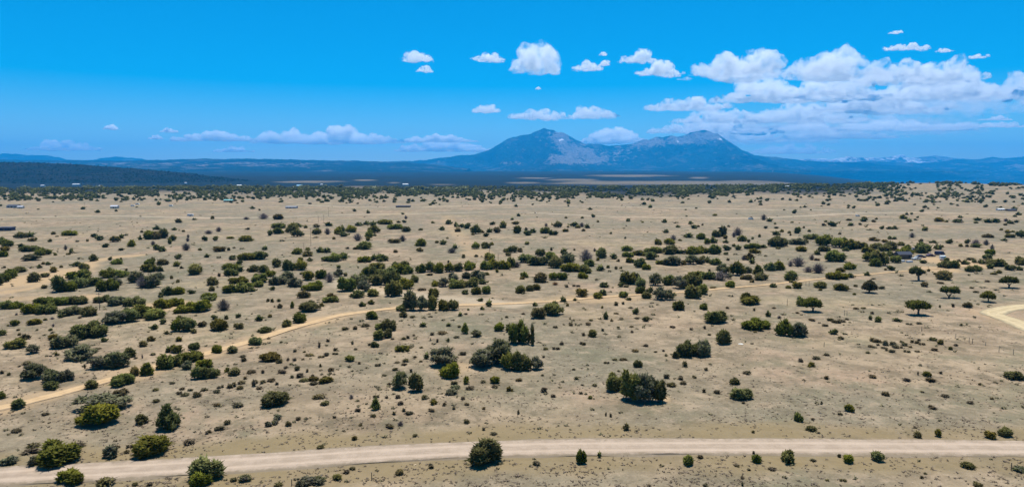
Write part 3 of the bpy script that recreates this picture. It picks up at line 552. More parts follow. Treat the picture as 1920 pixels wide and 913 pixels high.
PLANTS = """376,913,28,25,j;582,913,45,9,g;1833,913,18,9,o;199,912,33,12,s;522,912,16,7,s;1217,912,8,5,s;1322,912,10,6,s;253,911,12,7,s;281,911,12,7,s;1392,911,6,8,s;132,909,46,30,j;599,905,21,12,g;387,903,49,45,j;461,903,21,13,g;438,903,12,8,s;1581,903,12,5,s;1551,902,8,5,s;633,900,16,11,o;1392,898,8,7,s;1728,897,7,6,s;749,890,16,10,o;1735,889,8,4,s;650,888,12,7,s;1913,885,21,11,g;1447,882,15,5,s;1404,882,8,5,s;661,881,12,6,s;808,878,13,8,s;1814,878,22,12,o;106,875,67,46,j;65,875,18,19,g;911,875,55,49,j;1382,875,10,5,s;1291,873,19,19,j;1006,873,15,9,s;17,871,25,15,g;1090,870,16,24,j;1476,869,25,24,j;1418,868,15,16,j;1590,868,18,16,j;1645,865,21,18,j;1525,865,11,4,s;1313,860,11,7,s;284,858,54,42,j;210,858,25,22,g;1124,858,7,10,j;1573,857,7,7,o;1413,852,6,7,s;58,851,28,9,s;238,850,10,7,s;601,842,15,8,s;63,840,21,8,s;245,840,13,7,s;220,840,10,5,s;147,840,21,10,s;355,834,22,8,s;665,825,10,8,o;1857,823,17,14,o;1720,821,13,13,o;1759,819,11,15,o;1884,819,21,17,j;778,819,10,6,s;926,816,12,6,s;391,813,13,7,s;1534,813,8,4,s;1412,812,7,6,s;31,811,18,8,s;1521,808,18,10,o;315,807,39,49,c;412,807,18,8,s;907,807,7,7,s;1174,807,11,13,o;731,803,18,7,s;1716,803,7,4,s;504,800,13,10,g;676,799,8,6,s;541,799,12,10,o;188,799,64,43,j;751,799,16,10,p;265,796,21,18,j;426,796,13,9,s;516,796,13,9,g;875,794,13,8,s;1497,790,16,16,j;559,788,10,7,s;1524,788,8,5,s;520,787,14,10,g;627,784,8,5,s;700,782,11,6,s;1145,782,6,8,s;1136,780,4,8,s;85,779,13,6,s;739,778,8,7,s;767,778,15,7,s;1575,778,10,5,s;972,777,5,9,s;193,773,81,30,g;671,772,12,7,s;1593,772,16,14,j;757,772,8,7,s;809,772,13,7,s;704,769,15,21,c;851,768,7,6,s;907,768,7,6,s;34,767,22,19,j;1748,767,15,7,s;446,764,21,8,s;516,763,42,30,j;407,762,13,7,s;833,761,9,7,s;609,760,15,8,o;875,760,10,5,s;813,759,13,10,o;751,759,12,7,s;1540,758,5,7,s;1394,757,7,5,s;1208,757,42,55,g;1819,757,13,5,s;293,755,13,7,s;1234,755,25,39,j;1184,754,39,57,j;1390,750,37,23,j;868,749,10,6,s;796,749,13,9,s;1860,749,9,5,s;659,748,13,9,p;598,748,24,7,s;1107,748,8,7,o;4,748,12,14,j;725,747,8,5,s;746,747,11,7,s;225,746,24,16,o;705,746,11,6,s;1037,745,10,6,s;369,745,16,10,s;1772,745,14,5,s;347,743,15,7,s;1660,742,16,8,s;848,740,24,10,g;336,740,10,7,s;1089,739,9,5,s;1344,738,13,7,s;407,737,13,7,s;1320,736,8,7,s;1020,736,12,10,s;1729,736,8,4,s;781,735,25,33,j;956,734,13,9,o;1150,734,30,30,j;357,733,10,5,s;383,733,13,6,s;292,733,12,6,s;97,731,24,16,j;342,731,10,5,s;881,731,16,7,s;450,730,13,7,s;749,730,28,31,g;486,730,12,5,s;172,729,21,16,o;854,729,18,6,g;413,728,13,5,s;434,727,18,9,s;927,727,12,5,s;476,725,9,13,s;1259,725,21,6,s;231,724,35,23,j;1115,724,10,5,s;729,724,9,7,s;1092,723,8,4,s;588,722,15,6,s;519,722,8,6,s;1837,722,7,5,s;852,721,13,7,s;1377,721,18,13,o;1281,721,13,7,s;323,720,10,5,s;453,720,15,7,s;874,720,11,15,j;928,719,16,13,j;230,719,35,18,j;493,719,13,7,s;478,719,14,7,s;906,718,11,6,s;98,718,37,26,g;611,718,25,9,o;1745,716,19,7,s;121,716,28,21,g;570,716,16,6,o;509,716,15,7,s;973,715,13,6,s;1700,715,13,7,s;588,714,19,8,o;65,712,40,32,g;1081,712,9,7,s;1276,712,13,7,s;1901,712,25,16,j;1549,711,10,7,s;460,711,8,6,s;373,711,23,23,j;1250,710,11,9,s;1302,709,10,5,s;394,709,35,23,j;548,709,8,6,s;843,709,31,28,j;1636,709,13,7,s;562,708,14,9,s;586,707,7,6,s;1738,706,14,10,o;1017,705,7,4,s;252,705,16,17,o;721,705,10,3,s;275,704,21,23,c;17,704,8,7,s;440,704,20,15,o;1721,703,4,7,s;618,702,11,3,s;1401,702,15,7,s;1764,701,6,5,s;4,701,9,7,s;529,700,17,7,s;471,700,19,5,s;493,700,9,7,s;425,698,9,9,o;576,698,7,7,s;771,698,6,7,s;1160,697,7,4,s;621,696,13,7,s;978,695,39,37,j;557,695,11,9,s;741,695,11,6,s;1324,695,8,7,s;1076,694,8,4,s;953,694,24,30,j;1006,694,21,24,g;350,693,18,16,g;186,692,30,23,g;310,692,26,25,j;159,691,4,10,s;689,691,4,4,s;902,691,46,36,g;217,691,40,33,g;536,691,11,5,s;383,690,26,16,j;1196,689,14,13,j;656,689,5,5,s;1284,688,10,11,s;36,688,7,4,s;831,688,51,37,g;1520,688,13,9,o;601,688,5,7,s;327,687,26,19,j;708,687,10,6,s;1725,686,5,5,s;428,686,5,3,s;935,685,51,48,g;758,685,11,4,s;51,684,16,6,s;441,684,6,3,s;546,684,9,4,s;674,683,6,6,s;721,682,5,3,s;1137,682,10,5,s;745,681,11,3,s;154,681,4,4,s;524,681,11,8,o;355,679,46,21,j;761,679,12,7,s;1501,679,10,7,s;789,679,7,4,s;507,678,36,18,o;656,678,16,11,j;457,678,10,8,s;552,677,9,7,s;1153,676,10,4,s;1168,676,15,4,s;151,676,53,30,g;540,676,6,6,s;568,675,7,4,s;1530,674,15,6,s;254,673,8,4,s;800,673,9,11,j;1267,672,13,13,j;130,672,19,14,p;267,672,5,8,p;1019,671,7,5,s;602,671,11,4,s;778,671,8,4,s;243,671,20,18,j;1289,670,39,30,j;455,670,11,4,s;1316,669,36,31,g;1249,668,7,5,s;612,668,10,7,s;580,668,16,3,s;107,667,8,7,o;1550,667,12,5,s;287,666,11,5,s;726,666,3,5,s;868,666,13,7,s;629,665,10,4,s;63,663,23,17,g;713,663,7,3,s;1627,663,9,5,s;436,662,18,13,o;331,662,21,15,o;407,662,16,14,j;1229,661,7,4,s;316,661,9,11,j;571,661,7,4,s;1672,661,12,6,s;1701,661,11,5,s;1191,660,13,5,s;553,660,8,6,s;1720,660,10,3,s;754,659,24,11,j;1244,659,7,4,s;747,659,10,10,j;759,658,12,10,j;1662,658,7,4,s;629,658,9,7,s;1752,658,12,6,s;364,656,18,13,j;1782,656,8,7,o;1023,656,11,5,s;1043,656,13,5,s;667,656,8,4,s;184,655,11,3,s;1658,654,12,4,s;121,653,42,26,g;32,653,35,19,j;472,653,6,3,s;1679,653,12,7,s;790,653,8,4,s;1690,653,7,4,s;599,652,6,12,s;483,652,6,2,s;768,652,8,5,s;1640,652,8,3,s;1707,652,8,4,s;703,651,14,11,j;1632,651,11,4,s;1611,651,4,2,s;269,650,15,11,o;1756,650,4,4,s;1211,650,11,5,s;1792,649,8,5,s;13,649,5,5,o;1696,649,11,7,s;1021,648,5,3,s;175,648,6,4,s;693,648,9,5,s;1660,648,11,10,s;1674,648,14,8,s;1646,648,7,4,s;1093,647,12,6,s;1053,647,9,7,s;1729,647,11,5,s;479,647,21,14,j;996,647,12,35,o;1609,646,5,3,s;496,646,6,4,s;813,646,7,3,s;661,646,6,8,s;972,646,35,43,j;1357,646,26,26,j;1763,646,11,10,o;504,644,5,4,s;1716,644,14,5,s;527,643,7,4,s;1651,643,9,5,s;1010,643,7,3,s;1691,643,10,4,s;820,642,7,7,s;1640,642,16,8,s;196,641,10,8,j;615,641,8,6,s;840,641,5,7,j;283,640,13,10,o;336,640,12,9,o;807,639,4,5,s;1749,639,13,7,o;1723,639,8,4,s;103,637,21,11,o;46,637,16,10,o;736,637,8,4,s;757,637,11,5,s;1576,637,10,7,o;710,637,21,18,j;504,636,7,4,s;779,636,6,4,s;167,635,56,32,j;434,635,6,3,s;765,635,7,6,s;856,634,11,4,s;1706,634,6,2,s;726,634,18,17,j;1111,632,15,14,o;1161,632,7,4,s;1497,632,30,26,g;894,632,19,13,g;1471,631,26,29,j;1094,630,7,7,s;776,630,7,4,s;5,629,13,11,j;474,629,3,4,s;810,629,9,7,s;1330,629,8,4,s;36,629,6,5,o;84,629,6,3,s;1700,629,5,2,s;313,627,8,7,o;1585,627,6,3,s;829,627,19,4,s;1135,627,7,3,s;1563,627,13,10,j;872,626,14,19,c;99,625,6,4,s;363,625,10,9,o;1073,624,7,3,s;495,624,21,11,j;1185,624,7,5,s;1416,624,8,4,s;954,623,13,15,j;331,622,19,23,j;353,621,28,25,j;935,621,17,15,j;1130,621,7,6,s;34,620,7,4,s;70,620,5,4,s;729,620,25,19,j;411,620,31,21,o;95,620,7,5,o;1418,619,51,20,j;513,619,6,4,s;647,619,13,6,s;1296,619,8,5,s;289,618,11,10,j;714,618,18,12,j;666,618,10,7,s;449,617,15,11,o;1321,617,5,7,s;1041,615,10,4,s;1159,615,8,4,s;1261,615,11,4,s;1738,615,6,4,s;1207,615,5,5,s;1184,614,9,4,s;861,614,7,5,o;538,613,17,13,o;685,613,18,6,s;793,613,12,8,j;100,613,7,7,p;379,613,14,10,o;441,613,6,7,o;15,612,4,4,o;841,612,8,6,j;1547,612,11,4,s;28,611,14,11,j;1070,611,10,6,s;1802,611,7,5,s;1079,610,5,4,s;1103,610,10,6,s;1704,609,10,4,s;65,609,21,11,o;1089,609,4,3,s;219,608,46,26,g;305,608,11,11,j;1723,608,11,4,s;1021,608,8,3,s;1343,607,39,25,j;562,606,21,18,j;1567,606,16,7,s;1536,606,4,3,s;245,604,30,25,j;1578,604,14,6,s;1646,604,13,11,j;1211,603,12,10,o;913,603,5,3,s;678,603,7,4,s;1147,603,8,5,s;1681,603,15,6,j;752,602,7,3,s;486,602,12,11,j;1557,602,12,6,s;1522,602,13,5,s;1108,602,9,4,s;831,601,6,3,s;85,601,7,5,o;849,601,7,3,s;1376,601,5,5,s;1165,600,9,5,s;1588,600,9,4,s;1632,600,7,9,o;291,599,33,19,j;98,599,10,5,p;425,599,8,8,o;699,599,19,15,j;1218,599,7,4,s;1126,599,7,4,s;1069,599,4,5,s;402,599,11,8,j;659,599,5,3,s;1136,599,11,13,c;1010,598,28,20,o;1194,598,11,3,s;1461,598,11,7,p;266,597,35,26,j;150,597,7,5,s;336,597,9,6,o;794,597,7,4,s;773,596,11,4,s;950,596,8,4,s;114,596,7,7,j;446,596,10,8,j;506,595,9,6,o;756,595,16,11,o;807,595,7,4,s;1440,594,8,11,j;863,593,7,7,j;167,593,26,18,o;1719,592,36,26,U;1037,592,32,23,j;133,592,39,18,g;31,591,7,5,p;1470,591,6,4,s;1225,591,7,4,s;873,590,9,4,s;903,590,9,2,s;981,590,8,4,s;88,589,30,19,j;1192,589,11,11,j;1155,589,10,3,s;1635,589,7,6,s;1495,588,8,4,s;61,588,30,18,j;1667,588,6,4,s;346,587,35,19,j;1521,586,33,26,B;1617,586,6,4,s;1691,586,5,4,s;1681,586,7,3,s;378,585,37,23,j;581,585,37,20,j;752,584,16,12,j;420,583,32,23,p;770,583,25,35,g;791,583,23,26,g;1414,583,5,6,s;833,582,23,19,j;810,582,16,26,o;849,582,19,18,j;878,582,5,4,o;1272,582,19,17,j;904,581,7,6,j;197,581,5,3,s;1319,581,15,12,j;1605,580,10,4,s;11,579,23,15,j;305,579,23,18,j;1451,579,8,4,s;1619,579,11,3,s;32,579,21,13,j;1364,579,7,5,s;548,578,8,12,c;525,578,9,9,o;1129,578,5,5,o;1182,578,7,4,s;1762,577,5,6,s;1814,577,16,10,o;515,576,3,4,s;1787,576,6,7,s;317,576,16,14,j;1221,576,7,4,s;604,575,10,7,o;679,575,11,9,j;917,575,11,11,j;1003,574,8,7,j;1064,574,6,5,o;1502,574,17,16,j;252,574,35,18,j;331,574,25,14,j;114,573,35,17,j;224,573,33,17,g;1155,573,11,7,s;84,572,35,16,j;145,571,35,17,j;1168,571,7,6,s;1403,571,40,20,o;696,571,11,9,o;1852,567,23,19,W;195,567,30,11,j;620,567,26,8,j;511,567,7,7,o;523,566,7,6,o;1056,566,11,9,j;502,566,7,6,o;901,565,9,6,j;392,564,21,7,j;1078,564,6,5,j;1240,563,26,23,g;1256,563,19,18,g;1179,563,9,5,j;813,562,19,20,j;1212,560,14,12,j;392,560,25,7,j;1121,560,16,11,j;1299,560,26,23,j;1781,560,32,20,Y;622,559,19,9,o;570,559,21,14,o;669,559,23,14,j;301,558,9,10,o;1169,558,15,11,j;1091,557,19,15,o;1332,556,4,4,s;1370,556,8,3,s;738,556,28,28,j;700,556,23,14,o;315,554,18,16,j;1130,554,12,11,j;1602,553,6,4,o;331,552,28,14,j;893,552,16,13,j;1317,552,19,18,j;872,552,11,8,j;359,551,14,7,j;912,551,18,14,j;1201,551,17,13,j;976,550,18,14,o;1218,550,11,11,j;1630,550,25,23,K;430,549,26,15,j;451,549,25,18,j;1830,549,10,4,s;110,548,23,29,j;1742,548,7,4,s;126,547,28,19,j;651,547,30,25,j;684,547,23,19,g;472,547,13,8,j;202,546,33,21,j;397,546,11,10,o;993,546,15,11,o;791,545,16,5,s;1868,545,7,3,s;1576,545,23,13,j;586,545,32,17,j;1538,545,7,4,o;511,544,8,7,j;1005,544,16,11,o;763,542,25,19,j;1274,542,23,23,g;1653,542,12,6,s;83,541,10,7,o;268,541,35,25,p;854,541,26,16,j;1494,541,18,12,o;1337,541,13,4,s;1892,541,31,20,V;1822,541,9,4,s;1478,541,10,6,o;149,540,25,18,j;284,540,26,23,g;469,540,14,10,j;868,540,19,14,j;1284,540,14,19,j;1843,540,9,3,s;1539,540,22,12,j;1133,539,15,9,j;1062,539,9,6,s;1175,539,10,5,s;1370,539,17,12,j;1450,539,11,7,j;831,538,19,16,g;885,538,23,17,j;1202,538,19,16,j;1733,538,12,10,o;486,538,19,11,j;553,538,26,17,g;1081,538,14,4,s;1164,538,10,8,j;1604,538,7,5,o;672,537,30,21,g;817,537,14,10,j;1298,537,33,23,j;177,536,25,15,j;1229,536,25,22,g;1,535,11,18,j;399,535,21,15,o;707,535,26,19,j;735,535,28,25,j;1254,535,19,18,j;220,535,20,14,g;1041,535,15,7,r;522,534,30,16,g;905,533,13,9,j;1177,533,26,21,j;448,532,30,10,j;1763,532,12,4,s;1786,531,4,3,s;1410,530,8,6,o;1483,530,8,5,o;256,530,25,20,g;486,530,28,16,j;618,530,23,19,p;333,530,7,6,o;778,530,16,13,j;1013,530,25,18,o;9,529,18,16,j;62,529,21,17,j;1828,529,8,3,s;1851,529,10,4,s;850,528,21,16,g;1350,527,37,21,p;1720,527,28,23,L;431,527,7,6,o;296,526,19,14,g;1191,526,14,14,j;1427,526,21,14,j;1481,526,22,17,j;578,526,21,17,j;1119,526,7,4,s;896,525,26,18,g;1403,525,14,10,o;1037,525,15,13,j;1053,525,19,13,j;1769,525,24,17,o;537,524,25,14,g;979,524,9,5,o;1327,524,26,14,j;1569,524,33,14,j;138,524,21,14,j;1392,524,11,8,o;1638,524,7,3,s;159,523,23,17,j;602,523,19,16,j;322,523,6,7,o;710,523,30,21,j;875,523,16,12,g;1366,523,12,11,g;20,522,18,16,j;1093,522,20,11,j;1595,521,11,8,j;202,521,25,14,j;691,521,30,19,j;728,521,26,19,j;983,521,13,11,j;1306,521,26,12,j;84,520,14,8,o;210,520,16,17,j;229,520,25,13,j;508,519,17,11,j;411,519,7,7,s;634,519,16,14,g;1690,518,7,4,s;648,518,7,7,o;434,517,26,14,j;1626,517,9,7,j;1817,517,4,4,s;1383,517,26,25,j;806,517,11,5,o;941,517,5,4,s;913,516,10,6,o;1422,516,16,18,c;365,515,27,18,j;564,515,6,5,s;1753,515,7,4,o;1863,515,11,4,o;497,514,19,16,j;749,514,26,18,j;763,514,23,15,j;1357,514,23,18,g;1832,514,6,4,s;1534,513,32,20,p;1873,513,9,7,o;789,512,18,16,j;824,512,19,18,j;1098,512,26,15,j;1403,512,16,11,g;1681,512,5,4,s;1515,511,23,11,p;100,511,13,11,o;37,511,22,11,j;932,511,6,7,o;808,510,18,18,j;843,510,18,16,j;1070,510,35,17,j;279,510,25,14,j;474,510,20,12,j;1576,510,14,8,o;1819,510,14,11,j;450,510,11,11,j;1143,510,5,4,s;300,509,11,10,j;1166,509,5,4,s;1833,509,16,11,j;859,509,19,15,j;1330,509,6,5,s;1741,509,6,5,o;237,508,6,5,s;1126,508,13,10,j;1443,508,19,15,j;542,507,24,19,j;1461,507,18,16,j;1660,507,5,4,o;881,507,21,16,j;1671,507,13,8,j;1894,507,17,10,j;1911,507,11,7,j;159,507,17,13,j;564,507,22,18,j;432,506,26,11,j;910,506,19,16,j;1212,506,14,10,j;1593,506,19,13,j;707,505,26,12,j;924,505,19,18,j;945,505,21,15,j;1155,505,6,6,o;1856,504,12,9,j;341,504,7,5,o;1164,504,5,4,o;7,503,7,4,o;743,503,16,11,j;759,503,16,13,j;671,503,4,4,s;1786,503,19,14,j;74,503,8,7,j;60,503,5,4,s;1140,503,7,6,o;1770,503,18,13,j;635,503,7,6,j;1042,503,25,21,j;115,502,6,5,o;958,502,14,18,j;969,502,21,12,p;1200,502,18,17,j;519,501,18,15,j;331,500,12,10,o;143,500,13,9,j;1497,500,33,19,p;1482,500,12,12,p;1641,500,19,14,j;1868,500,26,14,j;1105,500,17,13,j;1009,498,32,16,j;1261,498,32,17,g;1647,498,26,26,j;91,497,8,6,j;279,497,20,11,j;305,497,20,11,o;1282,497,9,9,o;1341,497,17,12,j;1914,497,19,15,j;450,497,12,9,j;1240,496,19,8,j;1295,496,23,17,g;1809,496,12,8,j;220,496,17,10,j;81,496,7,5,o;1312,496,17,13,j;1840,495,11,9,j;1410,495,10,9,j;1660,494,12,11,o;1731,494,11,6,j;841,493,4,5,j;986,493,25,15,j;1065,493,26,19,g;1181,493,14,10,j;1679,493,18,13,j;1854,493,11,9,o;1327,493,11,10,j;1827,493,9,7,o;683,492,22,11,j;1159,491,6,5,o;287,491,8,9,o;1098,491,33,23,p;1564,491,35,21,j;1632,491,25,16,j;1798,491,6,5,o;628,491,23,15,j;175,490,13,13,j;613,490,18,9,j;581,490,9,7,j;1775,490,8,7,j;715,490,23,12,j;700,489,11,11,j;1365,489,7,5,s;59,489,27,12,g;227,489,5,6,o;564,489,11,7,o;1121,489,7,6,o;1532,489,11,5,s;207,488,7,6,j;436,488,11,9,j;464,488,30,13,j;644,488,13,14,j;919,488,21,13,j;1035,488,23,15,j;1394,488,11,9,p;1404,488,16,13,o;1522,488,14,11,p;1820,488,17,4,s;1851,488,14,11,j;488,487,26,15,j;1220,487,23,14,j;151,486,6,4,s;334,486,11,9,j;1150,486,13,10,j;410,484,7,4,s;869,484,8,7,o;1128,484,19,18,j;1319,484,7,5,o;388,483,8,7,j;6,482,14,11,j;893,482,7,5,o;1177,482,19,9,j;1234,482,4,4,o;1696,481,25,14,j;1670,481,12,10,j;577,481,18,10,o;1013,481,17,13,j;1435,481,5,4,s;953,480,11,7,o;1201,480,19,10,j;104,479,7,5,o;81,479,24,13,j;1424,479,6,4,s;1856,479,15,11,j;128,478,7,4,o;1190,478,11,7,o;1361,478,8,5,j;1379,478,7,3,s;1532,478,11,8,j;557,477,17,11,j;1258,477,30,15,j;1295,477,23,14,j;1340,477,18,17,j;1274,476,18,7,j;1315,476,25,13,j;1057,475,11,9,j;1225,475,30,11,j;1415,475,19,9,o;1699,475,16,15,j;1730,475,25,19,j;134,475,6,9,j;138,475,10,2,s;847,475,24,11,p;601,474,13,10,j;613,474,12,9,j;742,474,10,6,o;955,474,11,11,j;964,474,12,13,j;1626,474,18,11,j;948,473,10,7,o;975,473,11,8,o;1503,472,18,10,o;9,472,14,9,o;56,472,29,11,j;305,472,12,8,j;411,472,24,9,o;1115,472,9,7,p;1545,472,19,10,j;1658,472,23,12,j;787,472,12,8,o;1175,471,18,10,j;1586,471,11,7,j;1860,471,11,14,p;349,470,23,15,p;375,470,7,5,o;429,470,7,6,o;577,470,11,6,o;1034,470,5,6,o;1077,470,5,4,o;1362,470,15,9,j;228,470,10,5,j;1670,470,23,16,j;296,469,14,10,j;123,469,8,10,p;497,469,10,7,j;1384,469,12,8,j;665,468,9,5,o;1592,468,21,18,j;682,468,25,14,j;1758,468,12,10,j;454,467,7,3,s;651,467,7,4,o;892,467,14,12,j;1410,467,27,10,j;1611,467,25,13,j;1644,467,21,11,j;853,467,9,8,j;1459,467,9,4,o;439,466,5,4,s;910,466,17,11,j;1431,465,12,6,j;1574,465,30,18,j;199,464,12,7,j;1830,464,18,4,j;40,464,11,7,j;15,463,19,13,j;1459,463,33,18,j;1813,463,6,5,o;247,463,13,13,j;1376,463,7,6,o;1766,463,7,4,o;1801,463,7,6,o;789,462,19,13,j;1543,461,26,19,j;1689,461,13,8,o;362,460,5,4,s;287,460,11,9,p;922,460,9,6,o;1829,460,20,12,p;1849,460,14,11,p;831,459,13,8,j;1235,459,16,10,j;4,459,14,13,j;988,459,10,6,o;1256,459,19,11,j;1494,459,26,12,g;318,458,7,11,j;1326,458,13,11,j;1510,457,11,9,o;1814,457,9,8,j;1780,457,11,8,j;1337,456,12,11,j;740,456,20,7,o;819,456,8,5,o;1361,456,9,6,j;1750,456,12,5,j;1404,455,6,6,j;1659,455,10,6,o;94,454,7,6,o;216,454,17,11,o;145,454,8,4,s;1726,454,8,6,o;164,453,5,5,o;755,453,18,12,p;461,453,23,11,o;529,453,7,4,s;1391,453,15,11,j;60,453,13,7,o;352,453,9,8,p;324,452,12,11,o;404,452,8,9,j;690,452,8,8,o;671,452,24,15,p;1639,452,19,4,o;1883,452,9,5,j;385,452,10,9,j;1275,452,8,4,o;186,451,14,9,j;1262,451,16,11,p;263,450,6,8,j;67,449,5,4,o;280,449,17,15,j;1411,449,5,5,o;1315,449,17,11,j;1522,449,23,10,j;1669,449,7,6,j;293,449,16,14,o;626,449,6,5,o;1677,449,7,5,j;432,448,13,5,o;1360,448,8,7,o;839,448,4,4,s;1172,448,4,4,o;39,447,20,11,j;228,447,9,7,j;306,447,18,17,j;1023,447,6,4,s;1852,446,19,4,o;1893,446,19,6,o;592,446,8,3,s;1291,446,15,9,j;1915,446,16,13,j;353,446,7,7,p;691,446,16,14,j;1710,446,14,10,p;56,445,15,9,j;1343,445,14,12,j;1424,445,5,6,o;177,445,11,7,j;1376,445,11,10,p;912,444,11,7,j;1560,444,4,3,s;107,444,5,3,s;558,444,21,13,j;645,444,13,9,j;1355,444,13,19,j;702,443,7,5,o;506,442,9,11,j;989,442,14,9,j;1482,442,4,4,o;237,442,6,4,s;1383,442,21,16,p;131,442,23,9,j;887,441,7,4,o;1042,441,10,8,j;1034,441,9,9,j;1455,441,14,7,j;593,440,16,11,j;614,440,15,13,p;634,440,16,14,j;100,440,8,6,o;1574,440,6,4,o;391,439,21,8,p;1145,439,5,4,o;892,439,19,16,j;522,439,17,11,j;643,439,7,15,j;970,438,13,14,j;1022,438,17,11,j;1480,438,6,5,o;1495,438,12,12,j;1889,438,9,7,o;932,437,13,11,o;1249,437,9,7,j;999,437,12,8,j;1646,437,4,3,s;548,437,21,17,j;701,437,21,13,j;904,437,8,5,o;1899,436,6,4,o;266,436,6,4,o;659,436,20,12,j;918,436,11,7,j;1466,436,7,6,o;344,435,6,4,o;410,435,15,10,p;762,435,15,10,o;1517,435,6,5,o;858,435,11,8,o;1059,435,13,6,o;1094,434,7,5,o;1734,433,11,8,o;336,433,4,3,s;1708,433,7,3,o;327,432,8,5,j;1632,432,9,3,s;1877,432,7,4,o;789,432,8,4,o;829,432,9,7,j;986,432,7,6,s;294,431,11,7,j;464,431,8,4,o;741,430,25,9,j;1668,430,11,5,j;1677,430,11,6,j;1654,430,8,6,j;1170,429,4,3,s;1456,429,8,4,j;877,429,13,10,j;1301,429,11,7,j;1436,429,7,5,j;573,428,7,6,o;1083,428,10,6,o;1507,428,5,4,o;522,428,23,9,j;943,428,13,13,o;1101,428,9,7,j;593,427,11,7,o;1271,427,7,5,j;865,427,11,7,j;1046,427,15,11,j;1065,427,5,4,o;556,426,19,7,j;855,426,7,9,j;1091,426,13,9,p;1309,426,6,4,o;1366,426,5,4,o;1624,426,6,4,s;1076,425,14,8,j;1561,425,15,9,j;1024,425,10,7,p;1545,424,8,5,o;1595,424,9,6,j;1730,424,5,3,s;616,424,13,7,j;673,424,13,7,j;700,424,12,8,j;1035,423,5,4,s;1885,423,6,4,o;1317,423,4,4,o;688,422,11,7,j;923,422,10,6,j;1613,422,6,4,o;1295,421,7,6,j;1453,421,5,4,o;842,421,11,8,j;967,421,13,6,o;723,421,23,8,j;1894,420,11,6,j;1572,420,6,4,s;710,419,7,5,o;1830,419,8,4,o;812,419,7,4,o;1268,419,6,3,s;335,418,12,8,o;748,418,8,4,o;758,418,8,5,j;1205,418,6,3,o;1246,418,8,7,j;1485,418,6,3,o;1796,418,15,7,j;1866,418,15,8,j;1852,418,13,7,j;1906,418,8,5,j;1121,417,5,4,o;1548,417,6,4,o;1638,417,8,5,o;1774,417,7,4,o;1178,416,7,6,j;1621,416,13,7,j;1443,416,11,6,j;1760,416,15,8,o;1886,416,13,7,p;1592,414,11,4,o;1833,414,14,5,j;1432,413,15,11,p;522,412,17,10,o;1643,412,5,4,o;462,412,15,5,p;494,411,23,11,p;1408,411,6,5,s;1694,411,15,8,o;398,411,7,6,o;761,411,9,7,p;1620,411,8,5,o;1061,410,5,4,o;1092,410,6,4,o;1800,409,7,5,j;1112,408,7,6,j;1340,405,10,4,o"""

# ------------------------------------------------------------------ vegetation: materials
def leaf_mat(name, dark, light, trans=0.2, twig=None):
    N = Nodes(name)
    P = N.n('NewGeometry').outputs['Position']
    r = N.obj_rand()
    t = N.attr('tint')
    c = N.mix(t, dark, light)
    hs = N.n('HueSaturation')
    N.l(c, hs.inputs['Color'])
    N.l(N.ramp(r, 0, 1, .465, .506), hs.inputs['Hue'])
    N.l(N.ramp(N.math('FRACT', N.math('MULTIPLY', r, 7.31)), 0, 1, 1.0, 1.6), hs.inputs['Value'])
    N.l(N.ramp(N.math('FRACT', N.math('MULTIPLY', r, 3.77)), 0, 1, .8, 1.1), hs.inputs['Saturation'])
    c = hs.outputs[0]
    if twig:
        c = N.mix(N.ramp(N.noise(P, 1.1, 3.0, .6), .5, .68), c, twig)
    d = N.n('BsdfDiffuse'); N.l(c, d.inputs['Color'])
    tr = N.n('BsdfTranslucent'); N.l(c, tr.inputs['Color'])
    m = N.n('MixShader'); m.inputs[0].default_value = trans
    N.l(d.outputs[0], m.inputs[1]); N.l(tr.outputs[0], m.inputs[2])
    N.l(m.outputs[0], N.out.inputs['Surface'])
    return N.m
M_JUN = leaf_mat('juniper_leaf', (0.070, 0.080, 0.017), (0.165, 0.168, 0.036), .35)
M_GRY = leaf_mat('grey_juniper_leaf', (0.070, 0.076, 0.034), (0.155, 0.155, 0.075), .35, (0.19, 0.165, 0.13))
M_OLV = leaf_mat('olive_shrub_leaf', (0.072, 0.066, 0.017), (0.155, 0.138, 0.036), .35)
M_BARE = leaf_mat('bare_twigs', (0.085, 0.07, 0.062), (0.17, 0.145, 0.135), .05)
M_RUST = leaf_mat('rusty_twigs', (0.13, 0.07, 0.035), (0.24, 0.14, 0.075), .05)
M_LOW = leaf_mat('low_shrub_leaf', (0.07, 0.060, 0.027), (0.16, 0.135, 0.062), .25, (0.17, 0.135, 0.09))
M_SHADED = leaf_mat('shaded_forest_leaf', (0.009, 0.015, 0.012), (0.024, 0.030, 0.020), .2)  # ridge trees, leaf colour darkened to stand for cloud shadow
M_TREE = leaf_mat('trunked_tree_leaf', (0.040, 0.044, 0.012), (0.100, 0.100, 0.027), .3)
M_COT = leaf_mat('cottonwood_leaf', (0.075, 0.095, 0.04), (0.17, 0.20, 0.09), .3)
M_DRY = leaf_mat('dry_tuft_leaf', (0.16, 0.13, 0.075), (0.30, 0.245, 0.15), .35)
def bark_mat(name, a, b):
    N = Nodes(name)
    P = N.n('TexCoord').outputs['Object']
    N.bsdf(N.mix(N.noise(P, 9.0, 5.0, .7), a, b), .95, None, .1)
    return N.m
M_BARK = bark_mat('juniper_bark', (0.09, 0.07, 0.055), (0.24, 0.20, 0.165))

